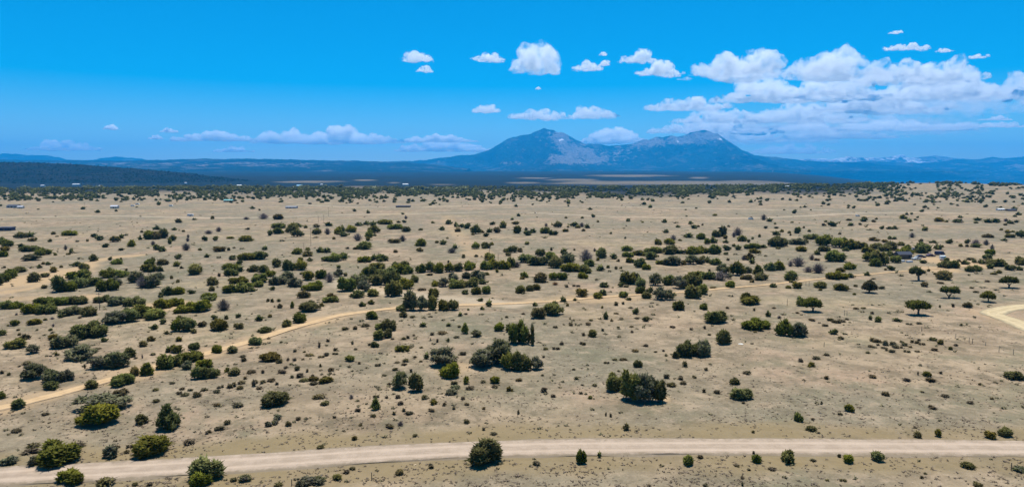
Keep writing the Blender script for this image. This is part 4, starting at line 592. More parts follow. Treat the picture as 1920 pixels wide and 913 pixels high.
# ------------------------------------------------------------------ vegetation: shapes (unit size: 1 m wide, 1 m high, base at z = 0)
def kites(rs, P, Nrm, length, width, up=0.5, spread=0.7):
    """little leaf sprays: one folded kite of two triangles per point"""
    n = len(P)
    d = Nrm + rs.normal(0, spread, (n, 3)); d[:, 2] += up
    d /= np.linalg.norm(d, axis=1)[:, None] + 1e-9
    s = np.cross(d, rs.normal(0, 1, (n, 3))); s /= np.linalg.norm(s, axis=1)[:, None] + 1e-9
    L = (length * rs.uniform(.6, 1.4, n) * np.where(rs.uniform(0, 1, n) < .12, 1.9, 1.0))[:, None]; W = width * rs.uniform(.6, 1.4, n)[:, None]
    b = P - d * L * .35
    m = P + d * L * .1
    V = np.stack([b, m + s * W, P + d * L, m - s * W], 1).reshape(-1, 3)
    Fc = np.arange(n * 4).reshape(n, 4)
    Q = V.reshape(n, 4, 3)
    fnm = np.cross(Q[:, 2] - Q[:, 0], Q[:, 3] - Q[:, 1])
    out = Nrm + np.array([0, -.0, .35])
    Fc = np.where(((fnm * out).sum(1) < 0)[:, None], Fc[:, ::-1], Fc)      # every spray faces outwards
    NN = np.repeat(Nrm, 4, 0)
    return V, Fc, NN

def tufted(name, lobes, n, length, width, seed, up=.5, core=.76, spread=.7, normmix=.32, tint_rng=.55, zmin=0.0):
    """a crown: lobes (x, y, z, rx, ry, rz) covered and filled with leaf sprays around dark solid cores"""
    rs = np.random.RandomState(seed)
    A = np.array([l[3] * l[5] for l in lobes]); cnt = np.maximum(4, (A / A.sum() * n).astype(int))
    Vs, Fs, Ns, Ts = [], [], [], []
    off = 0
    for (x, y, z, rx, ry, rz), c in zip(lobes, cnt):
        u = rs.normal(0, 1, (c, 3)); u /= np.linalg.norm(u, axis=1)[:, None]
        u[:, 2] = np.where(u[:, 2] < -.55, -u[:, 2], u[:, 2])
        rad = rs.uniform(.78, 1.04, c)[:, None]
        P = np.array([x, y, z]) + u * rad * np.array([rx, ry, rz])
        nrm = u / np.array([rx, ry, rz]); nrm /= np.linalg.norm(nrm, axis=1)[:, None]
        ok = P[:, 2] > zmin
        P, nrm = P[ok], nrm[ok]
        V, Fc, NN = kites(rs, P, nrm, length, width, up, spread)
        V[:, 2] = np.maximum(V[:, 2], zmin * .5)
        tt = rs.uniform(.5 - tint_rng / 2, .5 + tint_rng / 2)
        Ts.append(np.clip(tt + rs.normal(0, .16, len(P)), 0, 1).repeat(4))
        Vs.append(V); Fs.append(Fc + off); Ns.append(NN); off += len(V)
        if core > 0:
            # solid heart so the crown is not see-through
            k, r = 6, 4
            th = np.linspace(0, 2 * np.pi, k, endpoint=False); ph = np.linspace(-1.35, 1.35, r)
            cv = np.array([[np.cos(p) * np.cos(t), np.cos(p) * np.sin(t), np.sin(p)] for p in ph for t in th])
            cp = np.array([x, y, z]) + cv * core * np.array([rx, ry, rz]) * rs.uniform(.9, 1.05, (len(cv), 1))
            cp[:, 2] = np.maximum(cp[:, 2], zmin * .4)
            q = [[i * k + j, i * k + (j + 1) % k, (i + 1) * k + (j + 1) % k, (i + 1) * k + j] for i in range(r - 1) for j in range(k)]
            Vs.append(cp); Fs.append(np.array(q) + off); Ns.append(cv); off += len(cp)
            Ts.append(np.full(len(cp), .25))
    V = np.concatenate(Vs); Fc = np.concatenate(Fs); NN = np.concatenate(Ns); T = np.concatenate(Ts)
    return V, Fc, NN, T, normmix

def finish(name, data, mat, fit=True, zfit=True):
    V, Fc, NN, T, nm = data
    V = V.copy()
    if fit:
        lo = np.percentile(V, .6, axis=0); hi = np.percentile(V, 99.4, axis=0)
        V[:, 0] = (V[:, 0] - (lo[0] + hi[0]) / 2) / (hi[0] - lo[0])
        V[:, 1] = (V[:, 1] - (lo[1] + hi[1]) / 2) / (hi[1] - lo[1])
        if zfit: V[:, 2] = V[:, 2] / hi[2]
    me = mesh_from(name, V, Fc)
    attr(me, 'tint', T)
    # leaf normals lean towards the outside of their clump, as a mass of needles shades
    fn = np.zeros((len(Fc) * 3), np.float32); me.polygons.foreach_get('normal', fn)
    fnv = np.zeros((len(V), 3)); fnv[Fc] = fn.reshape(-1, 1, 3)
    sgn = np.sign((fnv * NN).sum(1)); sgn[sgn == 0] = 1
    mixn = fnv * sgn[:, None] * (1 - nm) + NN * nm
    mixn[:, 2] += .35
    mixn /= np.linalg.norm(mixn, axis=1)[:, None] + 1e-9
    me.polygons.foreach_set('use_smooth', np.ones(len(Fc), bool))
    me.normals_split_custom_set_from_vertices([tuple(v) for v in mixn])
    me.materials.append(mat)
    return me

def juniper_lobes(rs, style):
    L = []
    if style == 'round':
        n = rs.randint(8, 13)
        L.append((0, 0, .42, .30, .30, .44))
        for i in range(n):
            a = rs.uniform(0, 2 * math.pi); r = rs.uniform(.16, .34)
            h = rs.uniform(.30, .62) * (1.15 - r)
            L.append((r * math.cos(a), r * math.sin(a), h * .85 + .02, rs.uniform(.13, .22), rs.uniform(.13, .22), h * rs.uniform(.8, 1.05)))
    elif style == 'clumpy':
        n = rs.randint(6, 10)
        for i in range(n):
            a = rs.uniform(0, 2 * math.pi); r = rs.uniform(.05, .40)
            h = rs.uniform(.25, .52) * (1.2 - r)
            L.append((r * math.cos(a), r * math.sin(a) * .8, h * .8, rs.uniform(.12, .2), rs.uniform(.12, .2), h))
    elif style == 'wide':
        n = rs.randint(9, 13)
        for i in range(n):
            x = -.42 + .84 * i / (n - 1) + rs.uniform(-.05, .05)
            h = rs.uniform(.30, .52) * (1 - 1.3 * x * x)
            L.append((x, rs.uniform(-.18, .18), h * .8, rs.uniform(.09, .15), rs.uniform(.16, .24), h))
    elif style == 'cone':
        L.append((0, 0, .34, .33, .33, .34)); L.append((.03, 0, .62, .2, .2, .28))
        for i in range(16):
            t = (i + .5) / 16; r = .34 * (1 - t) ** .7 * rs.uniform(.7, 1.1)
            a = i * 2.4 + rs.uniform(-.5, .5)
            L.append((r * math.cos(a), r * math.sin(a), .12 + .74 * t + rs.uniform(-.05, .05), .19 * (1 - .6 * t), .19 * (1 - .6 * t), rs.uniform(.13, .22)))
    elif style == 'spread':
        n = rs.randint(8, 12)
        for i in range(n):
            a = 2 * math.pi * i / n + rs.uniform(-.3, .3); r = rs.uniform(.15, .42)
            h = rs.uniform(.14, .24)
            L.append((r * math.cos(a), r * math.sin(a) * .85, rs.uniform(.25, .75) * (1.1 - r * .8), rs.uniform(.12, .2), rs.uniform(.12, .2), h))
        L.append((0, 0, .3, .25, .22, .3)); L.append((rs.uniform(-.1, .1), 0, .7, .18, .18, .24))
    elif style == 'dome':
        L.append((0, 0, .3, .36, .36, .62))
        for i in range(6):
            a = 2 * math.pi * i / 6 + rs.uniform(-.3, .3); r = rs.uniform(.18, .3)
            L.append((r * math.cos(a), r * math.sin(a), rs.uniform(.2, .45), .2, .2, rs.uniform(.26, .42)))
    elif style == 'low':
        for i in range(rs.randint(3, 6)):
            a = rs.uniform(0, 2 * math.pi); r = rs.uniform(.05, .32)
            L.append((r * math.cos(a), r * math.sin(a), .28, rs.uniform(.14, .26), rs.uniform(.14, .26), rs.uniform(.4, .65)))
    return L

def crown(name, style, n, ln, wd, seed, mat, **kw):
    rs = np.random.RandomState(seed)
    return finish(name, tufted(name, juniper_lobes(rs, style), n, ln, wd, seed + 1, **kw), mat)

PROTO = {}
for k, st in enumerate(['round', 'clumpy', 'wide', 'round', 'clumpy']):
    PROTO['j', 2, k] = crown('juniper_crown', st, 2600, .085, .032, 100 + k, M_JUN)
    PROTO['j', 1, k] = crown('juniper_crown', st, 1000, .13, .05, 120 + k, M_JUN)
    PROTO['j', 0, k] = crown('juniper_crown', st, 340, .2, .085, 140 + k, M_JUN)
for k, st in enumerate(['spread', 'clumpy', 'spread', 'wide']):
    PROTO['g', 2, k] = crown('grey_juniper_crown', st, 2000, .085, .03, 200 + k, M_GRY, core=.7)
    PROTO['g', 1, k] = crown('grey_juniper_crown', st, 800, .13, .05, 220 + k, M_GRY, core=.7)
    PROTO['g', 0, k] = crown('grey_juniper_crown', st, 300, .2, .08, 240 + k, M_GRY, core=.7)
for k in range(2):
    for lod, (n, a, b) in enumerate(((300, .2, .08), (900, .12, .05), (2200, .085, .032))):
        PROTO['c', lod, k] = crown('cone_juniper_crown', 'cone', n, a, b, 300 + 10 * lod + k, M_JUN)
for k, st in enumerate(['dome', 'round', 'dome', 'clumpy']):
    PROTO['o', 2, k] = crown('shrub_crown', st, 1500, .09, .035, 400 + k, M_OLV)
    PROTO['o', 1, k] = crown('shrub_crown', st, 600, .14, .055, 420 + k, M_OLV)
    PROTO['o', 0, k] = crown('shrub_crown', st, 220, .22, .09, 440 + k, M_OLV)
for k in range(5):
    PROTO['s', 1, k] = crown('low_shrub', 'low', 260, .22, .06, 500 + k, M_LOW, core=.6, up=.7)
    PROTO['s', 0, k] = crown('low_shrub', 'low', 90, .34, .11, 520 + k, M_LOW, core=.6, up=.7)

def twigs(name, n, seed, mat, leafy=0.0):
    """leafless bush: many thin branching sticks that make a see-through dome"""
    rs = np.random.RandomState(seed)
    V, Fc, T = [], [], []
    def stick(a, b, r0, r1, t):
        d = b - a; s = np.cross(d, [0.3, 0.2, 1.0]); s /= np.linalg.norm(s) + 1e-9; u = np.cross(d, s); u /= np.linalg.norm(u) + 1e-9
        o = len(V)
        for c, r in ((a, r0), (b, r1)):
            for k in range(3):
                an = 2.094 * k
                V.append(c + (s * math.cos(an) + u * math.sin(an)) * r); T.append(t)
        for k in range(3):
            Fc.append((o + k, o + (k + 1) % 3, o + 3 + (k + 1) % 3, o + 3 + k))
    for i in range(n):
        az = rs.uniform(0, 2 * math.pi); el = rs.uniform(.25, 1.5)
        tip = np.array([.5 * math.cos(az) * math.cos(el), .5 * math.sin(az) * math.cos(el), math.sin(el)]) * rs.uniform(.65, 1.02)
        base = np.array([rs.normal(0, .06), rs.normal(0, .06), 0])
        mid = base * .4 + tip * .5 + rs.normal(0, .05, 3)
        t = rs.uniform(.1, .9)
        stick(base, mid, .012, .009, t * .7); stick(mid, tip, .009, .004, t)
        for k in range(3):
            q = mid + (tip - mid) * rs.uniform(.1, .9)
            e = q + rs.normal(0, .09, 3) + np.array([0, 0, .05]); e[2] = max(e[2], .01)
            stick(q, e, .006, .003, t)
    me = mesh_from(name, np.array(V), np.array(Fc))
    attr(me, 'tint', T); me.materials.append(mat)
    return me
for k in range(3):
    PROTO['p', 1, k] = twigs('bare_bush', 150, 600 + k, M_BARE)
    PROTO['p', 0, k] = PROTO['p', 1, k]
PROTO['r', 1, 0] = twigs('rusty_bush', 150, 640, M_RUST)

def tube_tree(name, segs, mat, sides=6):
    """tapered trunk and limbs: segments (a, b, ra, rb)"""
    V, Fc = [], []
    for a, b, ra, rb in segs:
        a = np.array(a, float); b = np.array(b, float); d = b - a
        s = np.cross(d, [0.9, 0.1, 0.2]); s /= np.linalg.norm(s) + 1e-9; u = np.cross(d, s); u /= np.linalg.norm(u) + 1e-9
        o = len(V)
        for c, r in ((a, ra), (a * .5 + b * .5 + s * ra * .3, (ra + rb) / 2), (b, rb)):
            for k in range(sides):
                an = 2 * math.pi * k / sides
                V.append(c + (s * math.cos(an) + u * math.sin(an)) * r)
        for q in range(2):
            for k in range(sides):
                Fc.append((o + q * sides + k, o + q * sides + (k + 1) % sides, o + (q + 1) * sides + (k + 1) % sides, o + (q + 1) * sides + k))
    me = mesh_from(name, np.array(V), np.array(Fc), smooth=True)
    me.materials.append(mat)
    return me
TRUNK = []
for k in range(4):
    rs = np.random.RandomState(700 + k)
    seg = [((0, 0, -.03), (rs.uniform(-.03, .03), 0, .3), .05, .04)]
    for i in range(5):
        a = 2 * math.pi * i / 5 + rs.uniform(-.4, .4)
        m = (.18 * math.cos(a), .15 * math.sin(a), rs.uniform(.3, .5))
        seg.append(((0, 0, rs.uniform(.05, .25)), m, .032, .02))
        seg.append((m, (m[0] * 1.9, m[1] * 1.9, min(.86, m[2] + rs.uniform(.15, .35))), .02, .007))
    TRUNK.append(tube_tree('juniper_trunk', seg, M_BARK))

# single trees that stand on a visible trunk: lobes and limbs drawn for each
def tree_shape(code):
    rs = np.random.RandomState(ord(code))
    if code == 'U':      # flat umbrella crown on a short trunk
        lobes = [(x, y, .62 + .05 * math.cos(5 * x), .16, .2, .26) for x in np.linspace(-.36, .36, 7) for y in (-.16, .12)] + [(0, 0, .76, .38, .32, .22)]
        seg = [((.08, 0, -.03), (.08, 0, .33), .055, .045), ((.08, 0, .3), (-.25, 0, .62), .035, .012), ((.08, 0, .3), (.3, .05, .62), .035, .012), ((.08, 0, .33), (.02, .1, .75), .03, .01)]
    elif code == 'K':    # pointed umbrella
        lobes = [(.34 * math.cos(a), .3 * math.sin(a), .38, .18, .18, .22) for a in np.linspace(0, 6.28, 9)[:-1]] + [(.2 * math.cos(a), .2 * math.sin(a), .62, .17, .17, .2) for a in np.linspace(.3, 6.5, 7)[:-1]] + [(0, 0, .8, .15, .15, .2)]
        seg = [((0, 0, -.03), (0, 0, .32), .07, .05), ((0, 0, .15), (-.25, 0, .4), .03, .01), ((0, 0, .15), (.25, .1, .42), .03, .01), ((0, 0, .3), (0, 0, .75), .04, .01)]
    elif code == 'V':    # rounded double crown
        lobes = [(-.26, 0, .62, .22, .24, .26), (-.1, .05, .78, .2, .2, .2), (.18, 0, .66, .24, .24, .28), (.32, .05, .55, .17, .18, .2), (.05, -.1, .68, .2, .2, .22), (-.36, .05, .55, .14, .15, .17)]
        seg = [((0, 0, -.03), (0, 0, .22), .055, .045), ((0, 0, .2), (-.22, 0, .55), .035, .012), ((0, 0, .2), (.22, 0, .55), .035, .012), ((0, 0, .2), (.02, .1, .6), .03, .01)]
    elif code == 'Y':    # two crowns on forked limbs
        lobes = [(-.34, 0, .68, .17, .2, .26), (-.26, .08, .82, .12, .14, .16), (.2, 0, .62, .24, .24, .3), (.34, .05, .58, .15, .18, .24), (.1, .05, .72, .15, .18, .2), (.3, 0, .84, .1, .12, .12)]
        seg = [((-.05, 0, -.03), (-.05, 0, .1), .05, .045), ((-.05, 0, .08), (-.28, 0, .5), .035, .014), ((-.05, 0, .08), (.16, 0, .5), .035, .014), ((-.05, 0, .08), (.05, .05, .45), .025, .01)]
    elif code == 'W':    # small round crown
        lobes = [(.3 * math.cos(a), .3 * math.sin(a), .54 + .06 * math.sin(2 * a), .21, .21, .26) for a in np.linspace(0, 6.28, 8)[:-1]] + [(0, 0, .78, .25, .25, .22)]
        seg = [((.05, 0, -.03), (.05, 0, .35), .05, .04), ((.05, 0, .25), (-.2, 0, .55), .03, .01), ((.05, 0, .28), (.25, .05, .55), .03, .01), ((.05, 0, .3), (0, 0, .7), .03, .01)]
    elif code == 'B':    # broad low tree
        lobes = [(x, y, .58 - .5 * x * x, .17, .2, .28) for x in np.linspace(-.34, .32, 6) for y in (-.14, .14)] + [(0, 0, .74, .26, .26, .22), (.38, 0, .36, .12, .14, .12)]
        seg = [((.1, 0, -.03), (.1, 0, .25), .06, .05), ((.1, 0, .2), (-.25, 0, .5), .035, .012), ((.1, 0, .2), (.32, .05, .45), .03, .01), ((.1, 0, .2), (.05, .05, .6), .03, .01)]
    else:                # 'L' leaning, open crown with thick trunk to the right
        lobes = [(-.3, 0, .74, .2, .2, .2), (-.15, .05, .84, .2, .2, .17), (.02, 0, .72, .2, .2, .24), (.1, .05, .5, .13, .14, .2), (.36, .1, .62, .14, .14, .14), (-.36, 0, .6, .12, .14, .14)]
        seg = [((.1, 0, -.03), (.06, 0, .45), .075, .06), ((.06, 0, .35), (-.2, 0, .7), .045, .015), ((.06, 0, .35), (.34, .1, .6), .03, .01), ((.06, 0, .42), (.02, 0, .75), .04, .012)]
    cr = tufted('tree_crown', lobes, 1500, .1, .038, 40 + ord(code), zmin=.02)
    V, Fc, NN, T, nm = cr
    me = finish('tree_crown', cr, M_TREE, fit=False)
    return me, tube_tree('tree_trunk', seg, M_BARK, 7)

# ------------------------------------------------------------------ vegetation: every plant that the photograph shows
ORD = ['', 'first', 'second', 'third', 'fourth', 'fifth', 'sixth', 'seventh', 'eighth', 'ninth', 'tenth', 'eleventh', 'twelfth', 'thirteenth', 'fourteenth', 'fifteenth', 'sixteenth', 'seventeenth', 'eighteenth', 'nineteenth', 'twentieth']
def ordinal(i):
    if i <= 20: return ORD[i]
    tens = {2: 'twenty', 3: 'thirty', 4: 'forty', 5: 'fifty', 6: 'sixty'}
    if i % 10 == 0: return {30: 'thirtieth', 40: 'fortieth', 50: 'fiftieth', 60: 'sixtieth'}.get(i, str(i) + 'th')
    return tens[i // 10] + '-' + ORD[i % 10]

_near_px = np.array([(0, 892), (240, 881), (480, 866), (720, 851), (960, 840), (1440, 837), (1920, 841)], float)
_trk_px = np.array([(0, 765), (160, 724), (310, 683), (400, 659), (480, 637), (577, 607), (664, 588), (743, 578), (960, 569), (1118, 558), (1289, 547), (1440, 534), (1624, 515), (1765, 503), (1920, 488)], float)
def zone(x, y):
    """where a plant stands, in words one can check against the photograph"""
    yn = np.interp(x, _near_px[:, 0], _near_px[:, 1]); yt = np.interp(x, _trk_px[:, 0], _trk_px[:, 1])
    col = ['at far left', 'left of centre', 'at centre', 'right of centre', 'at far right'][min(4, max(0, int(x // 384)))]
    if y > yn: row = 'in front of the gravel road'
    elif y > yn - 70: row = 'just behind the gravel road'
    elif y > yt + (yn - yt) * .48: row = 'midway between both dirt roads'
    elif y > yt - 4: row = 'just before the orange track'
    elif y > min(yt - 30, 520): row = 'just beyond the orange track'
    elif y > 478: row = 'in the mid-distance wooded band'
    elif y > 440: row = 'behind the wooded band'
    else: row = 'out on the far plain'
    return row, col

plants = []
for it in PLANTS.split(';'):
    x, y, w, h, t = it.split(',')
    plants.append(dict(x=float(x), y=float(y), w=float(w), h=float(h), t=t))
LOOK = {'j': 'round green juniper', 'g': 'ragged grey-green juniper', 'c': 'pointed juniper', 'o': 'olive shrub', 'p': 'leafless grey bush', 's': 'low brown shrub', 'r': 'rusty brown bush'}
CAT = {'j': 'juniper', 'g': 'juniper', 'c': 'juniper', 'o': 'shrub', 'p': 'bare bush', 's': 'low shrub', 'r': 'bare bush'}
GRP = {'j': 'dark green junipers scattered over the plain', 'g': 'grey-green junipers scattered over the plain', 'c': 'cone-shaped junipers', 'o': 'olive shrubs scattered over the plain', 'p': 'leafless bushes on the plain', 's': 'low shrub tufts on the bare ground'}
NAME = {'j': 'juniper_tree', 'g': 'grey_juniper_tree', 'c': 'cone_juniper_tree', 'o': 'olive_shrub', 'p': 'bare_bush', 's': 'low_shrub', 'r': 'rusty_bush'}
def size_word(p):
    if p['t'] == 's': return 'tiny' if p['w'] < 8 else 'small'
    return 'big' if p['w'] >= 34 else 'middling' if p['w'] >= 18 else 'small' if p['w'] >= 9 else 'tiny'
SPECIAL = {'U': ('flat-topped umbrella tree with short trunk on open ground at right', 'umbrella_tree'),
           'K': ('pointed umbrella-shaped tree on open ground, leftmost of the trunked trees', 'umbrella_tree'),
           'V': ('rounded dark tree on visible forked trunk near right edge', 'round_tree'),
           'Y': ('tree with two separate crowns on a forked trunk', 'forked_tree'),
           'W': ('small round tree on thin trunk just above the yellow loop track', 'round_tree'),
           'B': ('broad olive tree with dark shadow, beside a round juniper', 'broad_tree'),
           'L': ('leaning open tree with thick trunk beyond the orange track', 'leaning_tree')}
# the 300 largest of each kind are things of their own, the rest go into the scrub
for t in ('j', 's', 'o'):
    grp = sorted([p for p in plants if p['t'] == t], key=lambda p: -p['w'] * p['h'])
    for p in grp[300:]: p['stuff'] = True
cells = {}
for p in plants:
    if p.get('stuff') or p['t'] in SPECIAL: continue
    p['zone'] = zone(p['x'], p['y']); p['size'] = size_word(p)
    cells.setdefault((p['t'], p['size']) + p['zone'], []).append(p)
for key, lst in cells.items():
    lst.sort(key=lambda p: p['x'])
    for i, p in enumerate(lst):
        t, sz, row, col = key
        if len(lst) == 1: p['label'] = '%s %s, the only one %s %s' % (sz, LOOK[t], row, col)
        else: p['label'] = '%s %s, %s from left %s %s' % (sz, LOOK[t], ordinal(i + 1), row, col)

def place(p):
    """world position and true size of a plant from its outline in the photograph"""
    g = ground_at(p['x'], p['y'])
    s = m_per_px(g); w = p['w'] * s
    dep = math.atan2(CAM_H - g[2], g[1])
    ha = p['h'] * s
    # the outline of a dome seen from above also shows part of its depth
    h = (ha - .42 * w * math.sin(dep)) / math.cos(dep)
    h = max(h, .42 * ha, (.24 if p['t'] in 'sg' and p['h'] < p['w'] * .35 else .34) * w)
    back = .33 * w
    d = np.array([g[0], g[1]]); d /= np.linalg.norm(d)
    x, y = g[0] + d[0] * back, g[1] + d[1] * back
    if p['t'] in SPECIAL: return x, y, float(H(x, y)), w * 1.05, ha
    k = 1.03 if p['w'] > 34 else 1.12
    return x, y, float(H(x, y)), w * k, h * (k - .02)

scrub = []     # (type, x, y, z, w, h) of plants that join the stuff meshes
rnd = random.Random(11)
EMPTY_SIZE = .3
for p in plants:
    x, y, z, w, h = place(p)
    t = p['t']
    if p.get('stuff'):
        scrub.append((t, x, y, z, w, h)); continue
    rz = rnd.uniform(0, 6.283)
    if t in SPECIAL:
        lab, nm = SPECIAL[t]
        cme, tme = tree_shape(t)
        e = obj(nm, None, loc=(x, y, z)); tag(e, lab, 'tree')
        e.empty_display_size = EMPTY_SIZE
        for n2, me in (('crown', cme), ('trunk', tme)):
            c = obj(n2, me, None, e); c.scale = (w, w, h * 1.05)
        continue
    lod = 2 if p['w'] > 26 else 1 if p['w'] > 13 else 0
    if t in 'sp': lod = 1 if p['w'] > 9 else 0
    if t == 'r': lod = 1
    ks = [q[2] for q in PROTO if q[0] == t and q[1] == lod]
    asp = p['w'] / p['h']
    if t == 'j' and asp > 2.0: k = 2
    else: k = rnd.choice(ks)
    if t == 'j' and k == 2: rz = rnd.choice((0, math.pi)) + rnd.uniform(-.35, .35)
    me = PROTO[t, lod, k]
    sc = (w, w * rnd.uniform(.8, .95), h)
    if t in 'jgc' and p['w'] >= 11 or t == 'o' and p['w'] >= 20:
        e = obj(NAME[t], None, loc=(x, y, z - .04)); e.rotation_euler = (0, 0, rz); e.empty_display_size = EMPTY_SIZE
        c = obj('crown', me, None, e); c.scale = sc
        c2 = obj('trunk', TRUNK[rnd.randrange(4)], None, e); c2.scale = (sc[0] * .92, sc[1] * .92, h * .95)
    else:
        e = obj(NAME[t], me, None, loc=(x, y, z - .03)); e.scale = sc; e.rotation_euler = (0, 0, rz)
    tag(e, p['label'], CAT[t], GRP.get(t))

# ------------------------------------------------------------------ scrub, far trees and dry tufts: too many to count, each kind one object
def stamp(name, protos, items, mat, label, cat, tilt=0.0):
    """join many small copies of unit shapes into one mesh; items: (k, x, y, z, w, h, rz)"""
    arrs = []
    for V, Fc, NN, T in protos:
        arrs.append((V, Fc, NN, T))
    Vs, Fs, Ts, Ns = [], [], [], []; off = 0
    items = np.array(items, float)
    for k in range(len(arrs)):
        V, Fc, NN, T = arrs[k]
        it = items[items[:, 0] == k]
        if not len(it): continue
        c, s = np.cos(it[:, 6]), np.sin(it[:, 6])
        X = V[None, :, 0] * it[:, 4:5]; Y = V[None, :, 1] * it[:, 4:5]; Z = V[None, :, 2] * it[:, 5:6]
        P = np.stack([X * c[:, None] - Y * s[:, None] + it[:, 1:2], X * s[:, None] + Y * c[:, None] + it[:, 2:3], Z + it[:, 3:4]], -1)
        n = len(V)
        Vs.append(P.reshape(-1, 3))
        Fs.append((Fc[None] + (np.arange(len(it)) * n)[:, None, None] + off).reshape(-1, 4))
        tt = T[None] * .7 + np.random.RandomState(k + 5).uniform(0, .3, (len(it), 1))
        Ts.append(tt.ravel())
        NX = NN[None, :, 0] * c[:, None] - NN[None, :, 1] * s[:, None]; NY = NN[None, :, 0] * s[:, None] + NN[None, :, 1] * c[:, None]
        Ns.append(np.stack([NX, NY, np.broadcast_to(NN[None, :, 2], NX.shape)], -1).reshape(-1, 3))
        off += n * len(it)
    V = np.concatenate(Vs); Fc = np.concatenate(Fs)
    me = mesh_from(name, V, Fc)
    attr(me, 'tint', np.concatenate(Ts))
    nn = np.concatenate(Ns); nn[:, 2] += .25; nn /= np.linalg.norm(nn, axis=1)[:, None] + 1e-9
    me.polygons.foreach_set('use_smooth', np.ones(len(Fc), bool))
    me.normals_split_custom_set_from_vertices(nn.tolist())
    o = obj(name, me, mat)
    return tag(o, label, cat, kind='stuff')

def unit(style, n, ln, wd, seed, core=.8):
    rs = np.random.RandomState(seed)
    V, Fc, NN, T, _ = tufted('u', juniper_lobes(rs, style), n, ln, wd, seed, core=core)
    lo = np.percentile(V, 1, axis=0); hi = np.percentile(V, 99, axis=0)
    V = V.copy(); V[:, :2] = (V[:, :2] - (lo[:2] + hi[:2]) / 2) / (hi[:2] - lo[:2]); V[:, 2] /= hi[2]
    return V, Fc, NN, T
R = np.random.RandomState(99)
U_TREE = [unit(st, 70, .3, .15, 900 + i) for i, st in enumerate(['round', 'clumpy', 'wide', 'dome'])]
def unit_mini(seed, n=16, ln=.55, wd=.24):
    rs = np.random.RandomState(seed)
    u = rs.normal(0, 1, (n, 3)); u /= np.linalg.norm(u, axis=1)[:, None]; u[:, 2] = np.abs(u[:, 2])
    V, Fc, NN = kites(rs, u * [.36, .36, .6], u, ln, wd, .4, .5)
    V[:, 2] = np.maximum(V[:, 2], -.02)
    return V, Fc, NN, rs.uniform(.2, .8, len(V))
U_MINI = [unit_mini(950 + i) for i in range(4)]
U_TUFT = [unit_mini(970 + i, 9, .8, .2) for i in range(5)]

def flat_point(px, py):
    d = CAM_H * F_PX / np.maximum(py - HOR, 4.0)
    y = d; x = (px - 960) / F_PX * d
    return x, y, H(x, y)

# far wooded belts and dotted hills (single trees stand where the photograph has them only as a mass)
def far_trees():
    n = 150000
    px = R.uniform(-260, 2180, n); pf = R.uniform(345.5, 414, n)
    fx, fy, fz = flat_point(px, pf)
    py = HOR + (CAM_H - fz) / fy * F_PX        # the row where the ground really shows
    def band(x, y, pts):
        """density by row, given per column anchor: list of (x, [(y, density)...])"""
        xs = [p[0] for p in pts]
        D = np.stack([np.interp(y, [q[0] for q in p[1]], [q[1] for q in p[1]]) for p in pts])
        k = np.clip(np.searchsorted(xs, x) - 1, 0, len(xs) - 2)
        f = np.clip((x - np.array(xs)[k]) / (np.array(xs)[k + 1] - np.array(xs)[k]), 0, 1)
        i = np.arange(len(x))
        return D[k, i] * (1 - f) + D[k + 1, i] * f
    pts = [(-260, [(346, .85), (354, .8), (366, .5), (376, .25), (380, .03), (412, .015)]),
           (200, [(346, .8), (353, .7), (362, .35), (375, .3), (379, .02), (412, .012)]),
           (430, [(346, .8), (356, .7), (363, .4), (376, .25), (381, .02), (412, .012)]),
           (560, [(348, .7), (357, .9), (372, .5), (380, .2), (386, .02), (412, .012)]),
           (760, [(350, .3), (355, .8), (364, .8), (370, .25), (384, .12), (390, .02), (412, .012)]),
           (960, [(350, .6), (362, .8), (370, .3), (378, .1), (386, .02), (412, .012)]),
           (1180, [(346, .6), (352, .95), (368, .9), (372, .06), (384, .03), (412, .012)]),
           (1430, [(346, .95), (358, .9), (363, .3), (372, .06), (390, .03), (412, .02)]),
           (1600, [(345, .9), (352, .8), (358, .3), (366, .1), (390, .05), (412, .03)]),
           (1720, [(345, .5), (352, .30), (372, .26), (384, .12), (400, .05), (412, .03)]),
           (1850, [(345, .30), (352, .24), (378, .26), (386, .12), (402, .06), (412, .03)]),
           (2180, [(345, .30), (352, .24), (380, .22), (390, .12), (402, .06), (412, .03)])]
    dens = band(px, py, pts)
    cl = fbm(px / 26.0, py / 6.0, 3)
    dens = dens * np.clip((cl - .3) * 3.2, .06, 1.6)
    # even coverage on screen: fewer, bigger close by
    ok = (R.uniform(0, 1, n) < dens * .12 * np.interp(py, [344, 362, 376, 384, 412], [4.2, 3.4, 2.0, .6, .45])) & (fy < 2250)
    x, y, z = fx[ok], fy[ok], fz[ok]
    s = y / F_PX
    w = R.uniform(3.6, 8.5, len(x)) * np.interp(y, [700, 1400, 2300], [.62, 1.0, 1.25])
    h = w * R.uniform(.5, .85, len(x))
    k = R.randint(0, 4, len(x))
    return [(a, b, c, d - .1, e, f, g) for a, b, c, d, e, f, g in zip(k, x, y, z, w, h, R.uniform(0, 6.28, len(x)))]
M_OLD = leaf_mat('distant_juniper_leaf', (0.040, 0.046, 0.016), (0.105, 0.108, 0.034), .3)
FT = far_trees()
for (t, x, y, z, w, h) in scrub:
    if t != 's': FT.append((R.randint(0, 4), x, y, z, w, h, R.uniform(0, 6.28)))
stamp('distant_junipers', U_TREE, FT, M_OLD, 'dark junipers dotting the far plain, belts and hill', 'trees')

